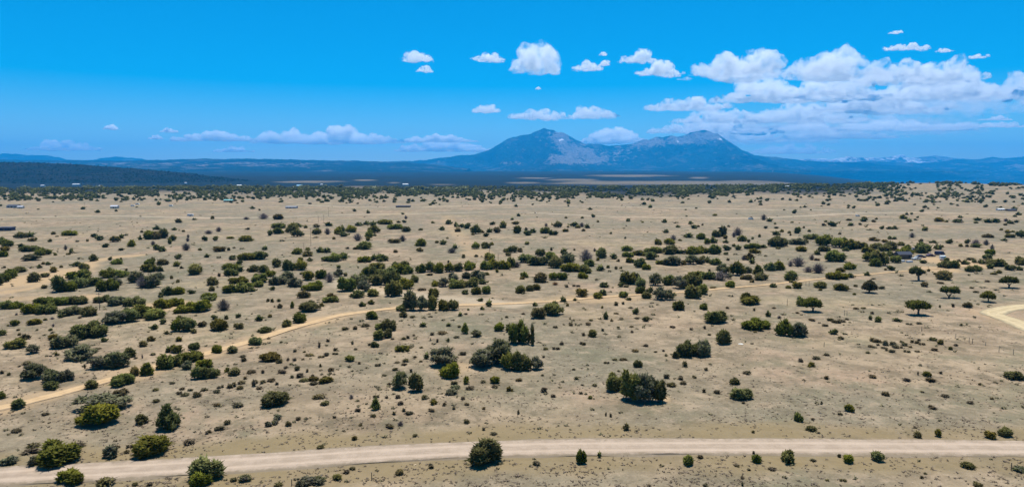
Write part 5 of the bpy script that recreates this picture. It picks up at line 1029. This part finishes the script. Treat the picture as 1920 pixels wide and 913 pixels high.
def cottonwoods():
    out = []
    for (x0, x1, y0, y1, n) in ((160, 470, 344.5, 349, 60), (20, 60, 343, 347, 8), (560, 640, 345, 350, 18), (480, 520, 346, 349, 6), (690, 900, 350, 354, 45), (1040, 1080, 352, 355, 5)):
        for i in range(n):
            px = R.uniform(x0, x1); py = R.uniform(y0, y1)
            x, y, z = flat_point(px, py + 6)
            w = R.uniform(9, 17); out.append((R.randint(0, 4), float(x), float(y), float(z) - .3, w, w * R.uniform(.55, .8), R.uniform(0, 6.28)))
    return out
stamp('cottonwood_grove', U_TREE, cottonwoods(), M_COT, 'pale green cottonwoods along the far creek', 'trees')

def ridge_trees():
    n = 7000
    i = R.randint(0, len(_rX), n)
    x = _rX[i] + R.uniform(-14, 14, n); y = _rY[i] + R.uniform(-14, 14, n); z = _rZ[i]
    ok = (_rA[i] < .97) & (y < 4800)
    w = R.uniform(5, 9, n)
    return [(R.randint(0, 4), a, b, c - .8, d, d * .8, R.uniform(0, 6.28)) for a, b, c, d in zip(x[ok], y[ok], z[ok], w[ok])]
stamp('ridge_forest', U_MINI, ridge_trees(), M_SHADED, 'dense dark forest covering the low ridge at left', 'forest')

def loose_shrubs():
    out = []
    for (t, x, y, z, w, h) in scrub:
        if t == 's': out.append((R.randint(0, 4), x, y, z, w, h, R.uniform(0, 6.28)))
    n = 9000
    px = R.uniform(-150, 2070, n); py = 372 + (930 - 372) * R.uniform(0, 1, n) ** 1.25
    cl = fbm(px / 55., py / 16., 4)
    den = np.clip((cl - .44) * 5, .02, 1) * np.interp(py, [372, 420, 560, 720, 930], [.30, .42, .5, .42, .2])
    den *= np.where(px > 1300, np.interp(py, [400, 600, 700, 930], [1, .75, .4, .35]), 1)
    ok = R.uniform(0, 1, n) < den
    x, y, z = flat_point(px[ok], py[ok])
    X, Y = np.asarray(x), np.asarray(y)
    good = (dist_to(NEAR_ROAD, X, Y) > 4.2) & (dist_to(ORANGE_TRACK, X, Y) > 3.0) & (dist_to(LOOP_ROAD, X, Y) > 4.5)
    for a, b, c in zip(X[good], Y[good], np.asarray(z)[good]):
        w = R.uniform(.45, 1.15) * np.interp(b, [100, 250, 500, 1000], [.62, .85, 1.2, 2.0])
        out.append((R.randint(0, 4), a, b, c - .02, w, w * R.uniform(.4, .75), R.uniform(0, 6.28)))
    return out
stamp('loose_scrub', U_MINI, loose_shrubs(), M_LOW, 'tiny dark scrub dotting the bare ground', 'scrub')

def dry_tufts():
    n = 16000
    px = R.uniform(-150, 2070, n); py = 560 + 380 * R.uniform(0, 1, n) ** .8
    cl = fbm(px / 80. + 9, py / 20., 4)
    ok = R.uniform(0, 1, n) < np.clip((cl - .36) * 4, .1, 1)
    x, y, z = flat_point(px[ok], py[ok])
    X, Y = np.asarray(x), np.asarray(y)
    good = (dist_to(NEAR_ROAD, X, Y) > 3.6) & (dist_to(ORANGE_TRACK, X, Y) > 2.4) & (dist_to(LOOP_ROAD, X, Y) > 4.2)
    return [(R.randint(0, 5), a, b, c - .01, w, w * q, R.uniform(0, 6.28)) for a, b, c, w, q in zip(X[good], Y[good], np.asarray(z)[good], R.uniform(.12, .42, good.sum()), R.uniform(.3, .6, good.sum()))]
stamp('dry_grass', U_TUFT, dry_tufts(), M_DRY, 'dry grass tufts on the near ground', 'grass')

# ------------------------------------------------------------------ buildings, vehicles, poles, posts and stones
def box_me(name, x0, x1, y0, y1, z0, z1, mat):
    v = [(x0, y0, z0), (x1, y0, z0), (x1, y1, z0), (x0, y1, z0), (x0, y0, z1), (x1, y0, z1), (x1, y1, z1), (x0, y1, z1)]
    f = [(0, 3, 2, 1), (4, 5, 6, 7), (0, 1, 5, 4), (1, 2, 6, 5), (2, 3, 7, 6), (3, 0, 4, 7)]
    me = mesh_from(name, v, f); me.materials.append(mat); return me
def prism_me(name, prof, y0, y1, mat):
    """profile in x-z pushed along y"""
    n = len(prof)
    v = [(x, y0, z) for x, z in prof] + [(x, y1, z) for x, z in prof]
    f = [tuple(range(n)), tuple(range(2 * n - 1, n - 1, -1))] + [(i + n, (i + 1) % n + n, (i + 1) % n, i) for i in range(n)]
    me = mesh_from(name, v, f); me.materials.append(mat); return me
def cyl_me(name, axis, c, r, l, mat, n=12):
    v, f = [], []
    for s_ in (-l / 2, l / 2):
        for k in range(n):
            a = 2 * math.pi * k / n
            p = {'y': (r * math.cos(a), s_, r * math.sin(a)), 'x': (s_, r * math.cos(a), r * math.sin(a)), 'z': (r * math.cos(a), r * math.sin(a), s_)}[axis]
            v.append((p[0] + c[0], p[1] + c[1], p[2] + c[2]))
    f = [tuple(range(n)), tuple(range(2 * n - 1, n - 1, -1))] + [(i, (i + 1) % n, n + (i + 1) % n, n + i) for i in range(n)]
    me = mesh_from(name, v, f, smooth=False); me.materials.append(mat); return me

MAT = {'white': plain_mat('white_paint', (0.6, 0.6, 0.58), .5), 'cream': plain_mat('cream_wall', (0.55, 0.48, 0.38)), 'tan': plain_mat('tan_wall', (0.36, 0.29, 0.21)),
       'grey': plain_mat('grey_wall', (0.34, 0.34, 0.36)), 'darkroof': plain_mat('dark_roof', (0.045, 0.05, 0.07)), 'dullroof': plain_mat('dull_roof', (0.2, 0.2, 0.21), .7), 'greyroof': plain_mat('grey_metal_roof', (0.42, 0.42, 0.45), .45),
       'whiteroof': plain_mat('white_metal_roof', (0.52, 0.52, 0.52), .5), 'teal': plain_mat('teal_roof', (0.14, 0.33, 0.31), .5), 'blueroof': plain_mat('blue_roof', (0.25, 0.45, 0.6), .45),
       'brown': plain_mat('brown_wall', (0.13, 0.09, 0.07)), 'glass': plain_mat('dark_glass', (0.02, 0.025, 0.035), .15), 'tyre': plain_mat('tyre_rubber', (0.02, 0.02, 0.02), .9),
       'wood': plain_mat('weathered_wood', (0.12, 0.09, 0.065), .95, .3, 6.0), 'palewood': plain_mat('pale_post_wood', (0.3, 0.26, 0.21), .95, .3, 6.0), 'navy': plain_mat('navy_paint', (0.03, 0.04, 0.09), .4),
       'plum': plain_mat('plum_paint', (0.07, 0.05, 0.085), .45), 'steel': plain_mat('galvanised_steel', (0.4, 0.41, 0.43), .5), 'wire': plain_mat('wire', (0.06, 0.06, 0.06), .6),
       'stone': plain_mat('pale_stone', (0.62, 0.58, 0.52), .95, .2, 3.0), 'sandstone': plain_mat('sandstone', (0.42, 0.31, 0.19), .95, .25, 2.0)}

def root(name, px, py, label, cat, group=None, rz=0.0):
    g = ground_at(px, py)
    e = obj(name, None, loc=(g[0], g[1], g[2] - .02)); e.empty_display_size = EMPTY_SIZE
    e.rotation_euler = (0, 0, rz)
    tag(e, label, cat, group)
    return e, m_per_px(g)

def house(name, px, py, wpx, hpx, wall, roof, label, rz=0.0, cat='house', windows=2, flat=False):
    e, s = root(name, px, py, label, cat, None, rz)
    w, h = wpx * s, hpx * s
    d = max(4.0, min(w * .6, 12)); hw = h * (.62 if not flat else .82)
    e.location.y += d / 2
    obj('wall', box_me('wall', -w / 2, w / 2, -d / 2, d / 2, 0, hw, MAT[wall]), None, e)
    ov = .35
    if flat:
        prof = [(-d / 2 - ov, hw + .02), (d / 2 + ov, hw + .02), (d / 2 + ov, h), (-d / 2 - ov, hw + .18)]
    else:
        prof = [(-d / 2 - ov, hw + .02), (d / 2 + ov, hw + .02), (0, h)]
    ro = obj('roof', prism_me('roof', prof, -w / 2 - ov, w / 2 + ov, MAT[roof]), None, e)
    ro.rotation_euler = (0, 0, math.radians(90))
    dw = min(1.2, w * .12); dh = min(2.1, hw * .82)
    obj('door', box_me('door', -w * .08, -w * .08 + dw, -d / 2 - .06, -d / 2 - .004, 0.01, dh, MAT['brown']), None, e)
    for k in range(windows):
        x = w * (-.36 + .62 * k / max(1, windows - 1)) if windows > 1 else w * .22
        obj('window', box_me('window', x, x + min(1.6, w * .13), -d / 2 - .05, -d / 2 - .004, hw * .4, hw * .78, MAT['glass']), None, e)
    return e

def car(name, px, py, paint, label, rz=0.0, kind='car', scale=1.0):
    e, s = root(name, px, py, label, 'car' if kind == 'car' else 'pickup' if kind == 'pickup' else 'van', None, rz)
    L, Wd = 4.6 * scale, 1.8 * scale
    z = scale
    if kind == 'car':
        prof = [(-2.3, .35), (2.3, .35), (2.32, .75), (1.9, .92), (1.0, .98), (.45, 1.45), (-1.1, 1.48), (-1.85, 1.0), (-2.28, .92)]
    elif kind == 'pickup':
        prof = [(-2.6, .45), (2.6, .45), (2.6, .95), (1.2, 1.08), (.7, 1.72), (-.55, 1.74), (-.65, 1.08), (-2.6, 1.08)]
    else:
        prof = [(-2.6, .4), (2.6, .4), (2.6, 1.0), (2.0, 1.25), (1.5, 2.0), (-2.55, 2.05)]
    obj('body', prism_me('body', [(a * z, b * z) for a, b in prof], -Wd / 2, Wd / 2, MAT[paint]), None, e)
    gl = {'car': [(.35, 1.02), (.2, 1.38), (-1.0, 1.4), (-1.55, 1.04)], 'pickup': [(.8, 1.15), (.6, 1.62), (-.45, 1.64), (-.5, 1.15)], 'van': [(1.7, 1.3), (1.4, 1.85), (-.2, 1.88), (-.2, 1.3)]}[kind]
    for sd in (-1, 1):
        y = sd * (Wd / 2 + .012)
        obj('window', prism_me('window', [(a * z, b * z) for a, b in gl], min(y - .01, y + .01), max(y - .01, y + .01), MAT['glass']), None, e)
        for wx in (-1.5, 1.5):
            t = obj('wheel', cyl_me('wheel', 'y', (wx * z, sd * (Wd / 2 - .08), .34 * z), .34 * z, .24 * z, MAT['tyre']), None, e)
            obj('rim', cyl_me('rim', 'y', (wx * z, sd * (Wd / 2 + .05), .34 * z), .2 * z, .05, MAT['steel'], 8), None, t)
    return e

def trailer(name, px, py, label, rz=0.0, L=6.0, Hh=2.5):
    e, s = root(name, px, py, label, 'trailer', None, rz)
    prof = [(-L / 2, .6), (L / 2, .6), (L / 2 + .25, 1.2), (L / 2 - .1, Hh), (-L / 2 + .15, Hh), (-L / 2 - .1, 1.4)]
    obj('body', prism_me('body', prof, -1.15, 1.15, MAT['white']), None, e)
    obj('window', box_me('window', L * .12, L * .32, -1.19, -1.153, 1.4, 2.0, MAT['glass']), None, e)
    obj('window', box_me('window', -L * .38, -L * .2, -1.19, -1.153, 1.4, 2.0, MAT['glass']), None, e)
    obj('door', box_me('door', -L * .1, L * .02, -1.19, -1.153, .65, 2.2, MAT['greyroof']), None, e)
    for sd in (-1, 1):
        t = obj('wheel', cyl_me('wheel', 'y', (-.2, sd * .95, .34), .34, .24, MAT['tyre']), None, e)
        obj('rim', cyl_me('rim', 'y', (-.2, sd * 1.09, .34), .19, .05, MAT['steel'], 8), None, t)
    obj('drawbar', box_me('drawbar', L / 2, L / 2 + 1.2, -.06, .06, .5, .6, MAT['steel']), None, e)
    return e

# homestead at right, among the junipers
house('shed', 1697, 486, 26, 14, 'brown', 'darkroof', 'dark roofed shed among junipers at the homestead', .1, 'shed', 1)
house('shed', 1728, 474, 24, 8, 'brown', 'darkroof', 'long dark lean-to behind the parked vehicles at the homestead', -.05, 'shed', 1, True)
car('pickup_truck', 1718, 487, 'white', 'white pickup parked before the dark shed at the homestead', .25, 'pickup')
car('parked_car', 1727, 483, 'navy', 'dark blue car beside the white pickup at the homestead', -.2)
car('parked_car', 1745, 481, 'plum', 'plum coloured car right of the homestead junipers', .1)
car('parked_van', 1762, 478, 'navy', 'dark van at the right end of the homestead', .1, 'van')
trailer('camper_trailer', 1767, 488, 'white camper trailer on yellow dirt right of the homestead', 1.2, 4.0, 2.4)
def tank(px, py, label, r=1.0, h=1.9):
    e, s = root('water_tank', px, py, label, 'tank')
    obj('barrel', cyl_me('barrel', 'z', (0, 0, h / 2), r, h, MAT['white'], 16), None, e)
    obj('lid', cyl_me('lid', 'z', (0, 0, h + .08), r * .45, .16, MAT['greyroof'], 12), None, e)
tank(1709, 473, 'white water tank between the homestead junipers')
def crate(px, py, label, w=2.2):
    e, s = root('storage_crate', px, py, label, 'crate', None, .3)
    obj('panel', box_me('panel', -w / 2, w / 2, -.6, .6, 0, .8, MAT['white']), None, e)
    obj('lid', box_me('lid', -w / 2 - .06, w / 2 + .06, -.66, .66, .805, .9, MAT['greyroof']), None, e)
crate(1692, 491, 'pale crate lying left of the white pickup at the homestead')
crate(1705, 492, 'long pale crate in front of the dark homestead shed', 3.4)
# scattered farms on the far plain
house('farmhouse', 22, 390, 20, 6, 'grey', 'darkroof', 'long low house with dark roof at far left', 0, 'house', 3)
house('outbuilding', 37, 391, 10, 5, 'cream', 'greyroof', 'small pale outbuilding right of the long dark roofed house', 0, 'shed', 1)
house('mobile_home', 7, 433, 24, 7, 'navy', 'darkroof', 'dark blue mobile home cut by the left edge', .1, 'mobile home', 2, True)
house('cottage', 213, 391, 13, 6, 'cream', 'greyroof', 'cream cottage beside a bush on the left plain', 0, 'house', 1)
car('white_van', 249, 387, 'white', 'white van, nearer of the two parked by the left belt', .2, 'van', 1.0)
car('white_van', 258, 384, 'white', 'white van, farther of the two parked by the left belt', .1, 'van', 1.0)
car('white_van', 321, 387, 'white', 'lone white van below the brown hedge at left', -.1, 'van', 1.0)
trailer('camper_trailer', 357, 406, 'white camper trailer alone on the open left plain', .1, 5.5, 2.6)
house('cabin', 427, 379, 16, 5, 'tan', 'teal', 'low cabin with teal roof under the tree belt', 0, 'house', 2)
house('barn', 545, 391, 20, 4.5, 'grey', 'dullroof', 'long low grey barn on the plain left of centre', 0, 'barn', 2)
house('long_shed', 755, 389, 26, 3, 'brown', 'darkroof', 'very long dark shed on the plain near centre', 0, 'shed', 2, True)
car('white_van', 1408, 412, 'white', 'white van beside a grey bush on the far plain', .3, 'van', 1.0)
car('white_van', 1608, 406, 'white', 'tiny white van alone on the far right plain', 0, 'van', .9)
house('ranch_house', 1878, 395, 12, 4, 'white', 'whiteroof', 'white ranch house at far right below the dotted hill', 0, 'house', 2)
house('ranch_shed', 1899, 396, 16, 4, 'brown', 'darkroof', 'dark shed right of the white ranch house', 0, 'shed', 1)
for (x, y, w, h, wl, rf, lb) in (
        (142, 348, 17, 4, 'white', 'whiteroof', 'long white building in the tree belt at left'), (79, 349.5, 9, 3, 'white', 'whiteroof', 'small white building, leftmost in the tree belt'),
        (188, 350, 7, 3, 'cream', 'whiteroof', 'tiny pale house right of the long white building'), (348, 346, 5, 5, 'white', 'whiteroof', 'tall narrow white building above the cottonwoods'),
        (448, 350, 11, 4, 'cream', 'whiteroof', 'pale yellow house in the belt left of centre'), (561, 351, 13, 5, 'white', 'blueroof', 'house with pale blue roof in the belt'),
        (551, 353, 9, 3, 'white', 'whiteroof', 'low white shed left of the blue roofed house'), (603, 348, 5, 3.5, 'cream', 'whiteroof', 'tiny pale house right of the blue roofed house'),
        (760, 348, 13, 4, 'white', 'whiteroof', 'lone white building on the dark plain near centre'), (820, 354, 5, 4, 'white', 'whiteroof', 'tiny white house right of centre belt gap'),
        (1461, 348.5, 9, 3.2, 'white', 'whiteroof', 'white house, upper of two on the wooded bluff'), (1477, 351, 9, 3, 'white', 'whiteroof', 'white house, lower of two on the wooded bluff')):
    house('far_house', x, y, w * .8, h * .85, wl, rf, lb, 0, 'house', 1)

def pole(px, py, top, label, arm=True):
    e, s = root('utility_pole', px, py, label, 'utility pole', 'wooden utility poles')
    h = max(5.0, (py - top) * s * 1.02)
    r = .11
    obj('shaft', tube_tree('shaft', [((0, 0, -.3), (0, 0, h), r, r * .7)], MAT['wood'], 8), None, e)
    if arm:
        a = obj('crossarm', box_me('crossarm', -.9, .9, -.06, .06, h - .55, h - .42, MAT['wood']), None, e)
        for x in (-.8, 0.3, .8):
            obj('insulator', cyl_me('insulator', 'z', (x, 0, h - .35), .05, .14, MAT['steel'], 6), None, a)
    return np.array([e.location.x, e.location.y, e.location.z + h - .3])
W1 = pole(187, 581, 549, 'wooden pole in front of the dense left junipers')
W0 = pole(-130, 612, 572, 'wooden pole beyond the left edge')
W2 = pole(583, 461, 428, 'tall pole left of centre on the open slope')
pole(570, 472, 458, 'short pole just left of the tall centre-left pole', False)
pole(597, 417, 405, 'pole, nearer of two on the plain left of centre')
W3 = pole(607, 417, 403, 'pole just right of the nearer plain pole')
pole(616, 406, 389, 'farthest pole of three on the plain left of centre')
pole(159, 391, 380, 'lone pole on the far left plain')
pole(918, 476, 464, 'pole among junipers at the foot of the sandy track')
pole(934, 494, 480, 'pole in the wooded band right of the sandy track')
def wire(a, b, label, sag=.03):
    pts = [a + (b - a) * t + np.array([0, 0, -sag * np.linalg.norm(b - a) * 4 * t * (1 - t)]) for t in np.linspace(0, 1, 13)]
    me = tube_tree('power_line', [(p, q, .022, .022) for p, q in zip(pts[:-1], pts[1:])], MAT['wire'], 4)
    tag(obj('power_line', me), label, 'power line')
wire(W0, W1, 'power line running from left edge to the left pole', .012)
wire(W1, W2, 'power line from the left pole across the wooded band', .012)
wire(W2, W3, 'power line from the tall pole to the far plain', .012)

def post(px, py, top, label, mat='wood', r=.07):
    e, s = root('fence_post', px, py, label, 'fence post', 'wooden fence posts')
    h = (py - top) * s
    obj('stake', tube_tree('stake', [((0, 0, -.2), (rnd.uniform(-.04, .04), 0, h), r, r * .85)], MAT[mat], 6), None, e)
    obj('cap', cyl_me('cap', 'z', (0, 0, h + .005), r * .9, .05, MAT['palewood'], 6), None, e)
for p_ in ((697, 899, 884, 'dark fence post below the gravel road near centre'), (547, 910, 897, 'short dark post below the gravel road left of centre'), (1896, 882, 866, 'dark fence post below the gravel road at far right'),
           (1817, 643, 632, 'left post of the dark pair below the loop track'), (1823, 645, 634, 'right post of the dark pair below the loop track'), (1728, 621, 611, 'lone dark post below the flat-topped umbrella tree'),
           (1848, 648, 640, 'pale post, first right of the dark pair', 'palewood'), (1873, 660, 648, 'pale post, second right of the dark pair', 'palewood'), (1900, 665, 654, 'pale post, third right of the dark pair', 'palewood'),
           (1792, 634, 625, 'pale post just left of the dark pair', 'palewood'), (1583, 592, 581, 'pale post, left of two beside the broad olive tree', 'palewood'), (1588, 592, 583, 'dark post, right of two beside the broad olive tree'),
           (1511, 536, 528, 'dark post, left of two beside the orange track'), (1517, 536, 527, 'dark post, right of two beside the orange track'), (1476, 573, 560, 'slim post left of the broad olive tree'), (1545, 650, 641, 'short post on open ground right of the grey juniper')):
    post(*p_)

def stone(px, py, wpx, label, mat='sandstone', flat=.45):
    g = ground_at(px, py); s = m_per_px(g); w = wpx * s
    rs = np.random.RandomState(int(px * 7 + py))
    bm = bmesh.new(); bmesh.ops.create_icosphere(bm, subdivisions=2, radius=.5)
    for v in bm.verts:
        v.co *= rs.uniform(.78, 1.12); v.co.z = max(v.co.z, -.2)
    me = bpy.data.meshes.new('boulder'); bm.to_mesh(me); bm.free(); me.materials.append(MAT[mat])
    o = obj('boulder', me, None, None, (g[0], g[1] + w * .3, g[2] + w * .1 * flat)); o.scale = (w, w * .8, w * flat)
    o.rotation_euler = (0, 0, rs.uniform(0, 6.28))
    tag(o, label, 'boulder', 'pale stones')
stone(1390, 646, 10, 'bright white flat slab right of the pointed juniper', 'stone', .25)
for p_ in ((1243, 746, 6, 'tan stone at the right foot of the big right-centre juniper clump'), (1251, 748, 5, 'second tan stone right of the big juniper clump'), (1258, 744, 4, 'third and farthest tan stone right of the big juniper clump'),
           (778, 872, 6, 'pale stone below the gravel road left of the round roadside juniper')):
    stone(*p_)

# ------------------------------------------------------------------ clouds: cumulus of real volume, all above the haze
_P3 = np.random.RandomState(3).rand(64, 64, 64)
def vnoise3(p):
    i = np.floor(p).astype(int); f = p - i; f = f * f * (3 - 2 * f)
    r = 0
    for a in (0, 1):
        for b in (0, 1):
            for c in (0, 1):
                w = (f[:, 0] if a else 1 - f[:, 0]) * (f[:, 1] if b else 1 - f[:, 1]) * (f[:, 2] if c else 1 - f[:, 2])
                r = r + w * _P3[(i[:, 0] + a) & 63, (i[:, 1] + b) & 63, (i[:, 2] + c) & 63]
    return r
def fbm3(p, o=4, g=.55):
    s = 0; a = 1; t = 0
    for k in range(o):
        s = s + a * vnoise3(p * 2 ** k + 11.7 * k); t += a; a *= g
    return s / t

def cloud_mat(name, density, size):
    """vapour that thins into wisps: density eaten away by noise towards the edge of the mass"""
    N = Nodes(name)
    v = N.n('VolumePrincipled')
    P = N.n('NewGeometry').outputs['Position']
    f = N.noise(P, 1.0 / (size * .34), 6.0, .68)
    d = N.ramp(f, .43, .60, .0, density * 1.9)
    N.l(d, v.inputs['Density'])
    v.inputs['Color'].default_value = (1.0, 1.0, 1.0, 1.0)
    v.inputs['Anisotropy'].default_value = CLOUD_G
    N.l(v.outputs[0], N.out.inputs['Volume'])
    return N.m

CLOUD_BASE = 2300.0
CLOUD_G = 0.3
def cloud(px, ybase, wpx, hpx, seed, puffs=None, dens=2.6, flat=.25, lumps=1.0, label=None):
    rs = np.random.RandomState(seed)
    D = (CLOUD_BASE - CAM_H) * F_PX / (HOR - ybase)
    c = at_depth(px, ybase, D)
    s = D / F_PX * 1.0
    w, h = wpx * s, hpx * s
    dep = min(w * .8, h * 3.0)
    n = puffs or int(np.clip(4 + 5 * wpx / hpx, 5, 26))
    bm = bmesh.new()
    top = rs.uniform(.55, 1.0, 64)
    for i in range(n):
        u = rs.uniform(-1, 1)
        env = (1 - abs(u) ** 2.2)
        k = np.interp((u + 1) * 6, np.arange(13), top[:13])
        hz = h * max(.16, env * k) * lumps
        r = hz * rs.uniform(.42, .6)
        rx = max(r * rs.uniform(1.0, 1.5), w * .07)
        z = rs.uniform(.12, max(.14, 1 - r / max(hz, 1e-3) )) * hz
        m = Matrix.Translation((u * (w / 2 - rx * .6), rs.uniform(-.5, .5) * dep, z + r * .25)) @ Matrix.Diagonal((rx, r * 1.3, r, 1))
        bmesh.ops.create_icosphere(bm, subdivisions=2, radius=1.0, matrix=m)
    # thin common base joins the puffs
    for i in range(3):
        m = Matrix.Translation(((i - 1) * w * .24, rs.uniform(-.2, .2) * dep, h * .14)) @ Matrix.Diagonal((w * .24, dep * .4, h * .13, 1))
        bmesh.ops.create_icosphere(bm, subdivisions=2, radius=1.0, matrix=m)
    me = bpy.data.meshes.new('cloud_rough'); bm.to_mesh(me); bm.free()
    o = bpy.data.objects.new('cloud_rough', me); COL.objects.link(o)
    md = o.modifiers.new('join', 'REMESH'); md.mode = 'VOXEL'; md.voxel_size = max(h / 17, w / 130)
    dg = bpy.context.evaluated_depsgraph_get()
    me2 = bpy.data.meshes.new_from_object(o.evaluated_get(dg))
    bpy.data.objects.remove(o); bpy.data.meshes.remove(me)
    me2.name = 'cloud'
    V = np.zeros(len(me2.vertices) * 3, np.float32); me2.vertices.foreach_get('co', V); V = V.reshape(-1, 3).astype(float)
    Nn = np.zeros(len(V) * 3, np.float32); me2.vertices.foreach_get('normal', Nn); Nn = Nn.reshape(-1, 3)
    sc = h * .55
    d = (fbm3(V / sc + seed * 7.1, 5, .62) - .5) * 2
    V = V + Nn * (d * h * .46)[:, None]
    lo = h * .10
    V[:, 2] = np.where(V[:, 2] < lo, lo + (V[:, 2] - lo) * flat, V[:, 2])
    me2.vertices.foreach_set('co', V.astype(np.float32).ravel())
    me2.polygons.foreach_set('use_smooth', np.ones(len(me2.polygons), bool))
    me2.update()
    me2.materials.clear()
    me2.materials.append(cloud_mat('cloud_vapour', dens / h, h))
    ob = obj('cloud', me2, None, None, (c[0], c[1], c[2]))
    return tag(ob, label or 'white cumulus cloud', 'cloud', 'white cumulus clouds in the sky')

CLOUDS = [
 (782, 116, 66, 24), (797, 136, 32, 16), (916, 116, 60, 17), (1002, 140, 108, 62), (1103, 133, 62, 20), (1134, 124, 22, 11),
 (1195, 118, 72, 24), (1235, 143, 98, 25), (911, 212, 55, 19), (1010, 226, 130, 27), (1117, 224, 102, 32), (1009, 168, 12, 5),
 (1130, 105, 16, 8), (208, 244, 26, 10), (319, 249, 30, 9), (292, 262, 24, 8), (400, 266, 150, 18), (615, 272, 265, 34), (440, 286, 70, 10),
 (115, 284, 130, 20), (820, 268, 145, 14), (835, 286, 180, 20), (1150, 271, 120, 32),
 (1388, 145, 200, 52), (1572, 150, 210, 66), (1720, 158, 230, 50), (1770, 190, 300, 56), (1900, 196, 150, 74), (1440, 192, 220, 44),
 (1290, 208, 160, 30), (1360, 232, 220, 32), (1510, 232, 260, 42), (1660, 212, 280, 44), (1640, 246, 420, 26), (1400, 268, 300, 34),
 (1480, 290, 170, 24), (1540, 190, 260, 46), (1330, 252, 240, 34), (1560, 262, 260, 24), (1697, 94, 92, 13), (1771, 98, 32, 7), (1835, 109, 36, 8), (1680, 63, 28, 6), (1870, 226, 60, 8), (1830, 240, 220, 14),
]
CLOUD_LABELS = """plump oval cloud, leftmost of the upper row of clouds|small cloud scrap just below the leftmost upper cloud|slim cloud just left of the tallest puffy cloud|tallest lone puffy cloud above the left peak|thin hooked cloud just right of the tallest puffy cloud|tiny cloud at the right tip of the hooked cloud|slim slanting cloud above the gap before the cloud bank|flat cloud just left of the cloud bank's top|short cloud at left of the row above the left peak|long flat cloud directly above the left peak|sloping cloud above the saddle between the peaks|tiny cloud speck below the tallest puffy cloud|tiny cloud wisp above the hooked cloud|lone small cloud at far left above the mesa|small cloud, upper of two above the mesa at left|small cloud, lower of two above the mesa at left|flat pale cloud streak left of the longest low cloud|longest low cloud above the mesa left of the peaks|faint wisp below the flat pale streak over the mesa|faint broad cloud above the far mesa at left edge|thin streak cloud at upper left slope of left peak|faint flat cloud resting behind the left peak's slope|pale cloud rising behind the saddle between the peaks|heaped cloud at the upper left of the big bank|heaped cloud at the top of the big bank|long cloud right of the big bank's top|broad cloud across the right part of the big bank|cloud of the big bank cut by the right edge|cloud in the left middle of the big bank|leftmost low tongue of the big cloud bank|flat cloud just above the right peak in the bank|flat cloud in the middle of the big bank|flat cloud in the right middle of the big bank|longest flat layer along the bottom of the bank|low cloud directly behind the right peak's summit|faintest low cloud right of the right peak|cloud at the heart of the big bank|low broad cloud right behind the right peak's left shoulder|low flat cloud over the right slope of the right peak|slim lens cloud above the big bank|tiny flat cloud right of the slim lens cloud|tiny flat cloud nearest the top right corner edge|highest tiny cloud of all at upper right|small flat wisp under the bank at right edge|thin flat layer below the bank near right edge""".split('|')
VEILS = [(1600, 256, 560, 84, .55, 'thin white veil joining the middle of the big bank'), (1420, 274, 330, 60, .6, 'thin white veil behind the right peak'), (1760, 216, 420, 84, .6, 'thin white veil across the right of the big bank')]
for i, v_ in enumerate(VEILS):
    cloud(*v_[:4], seed=150 + i, dens=v_[4], label=v_[5])
for i, c_ in enumerate(CLOUDS):
    low = c_[1] > 240 and c_[0] < 1200
    cloud(c_[0], c_[1], c_[2] * (1.1 if low else 1), c_[3] * (1.2 if low else 1), seed=50 + i, dens=6.0 if low else 2.6, label=CLOUD_LABELS[i])
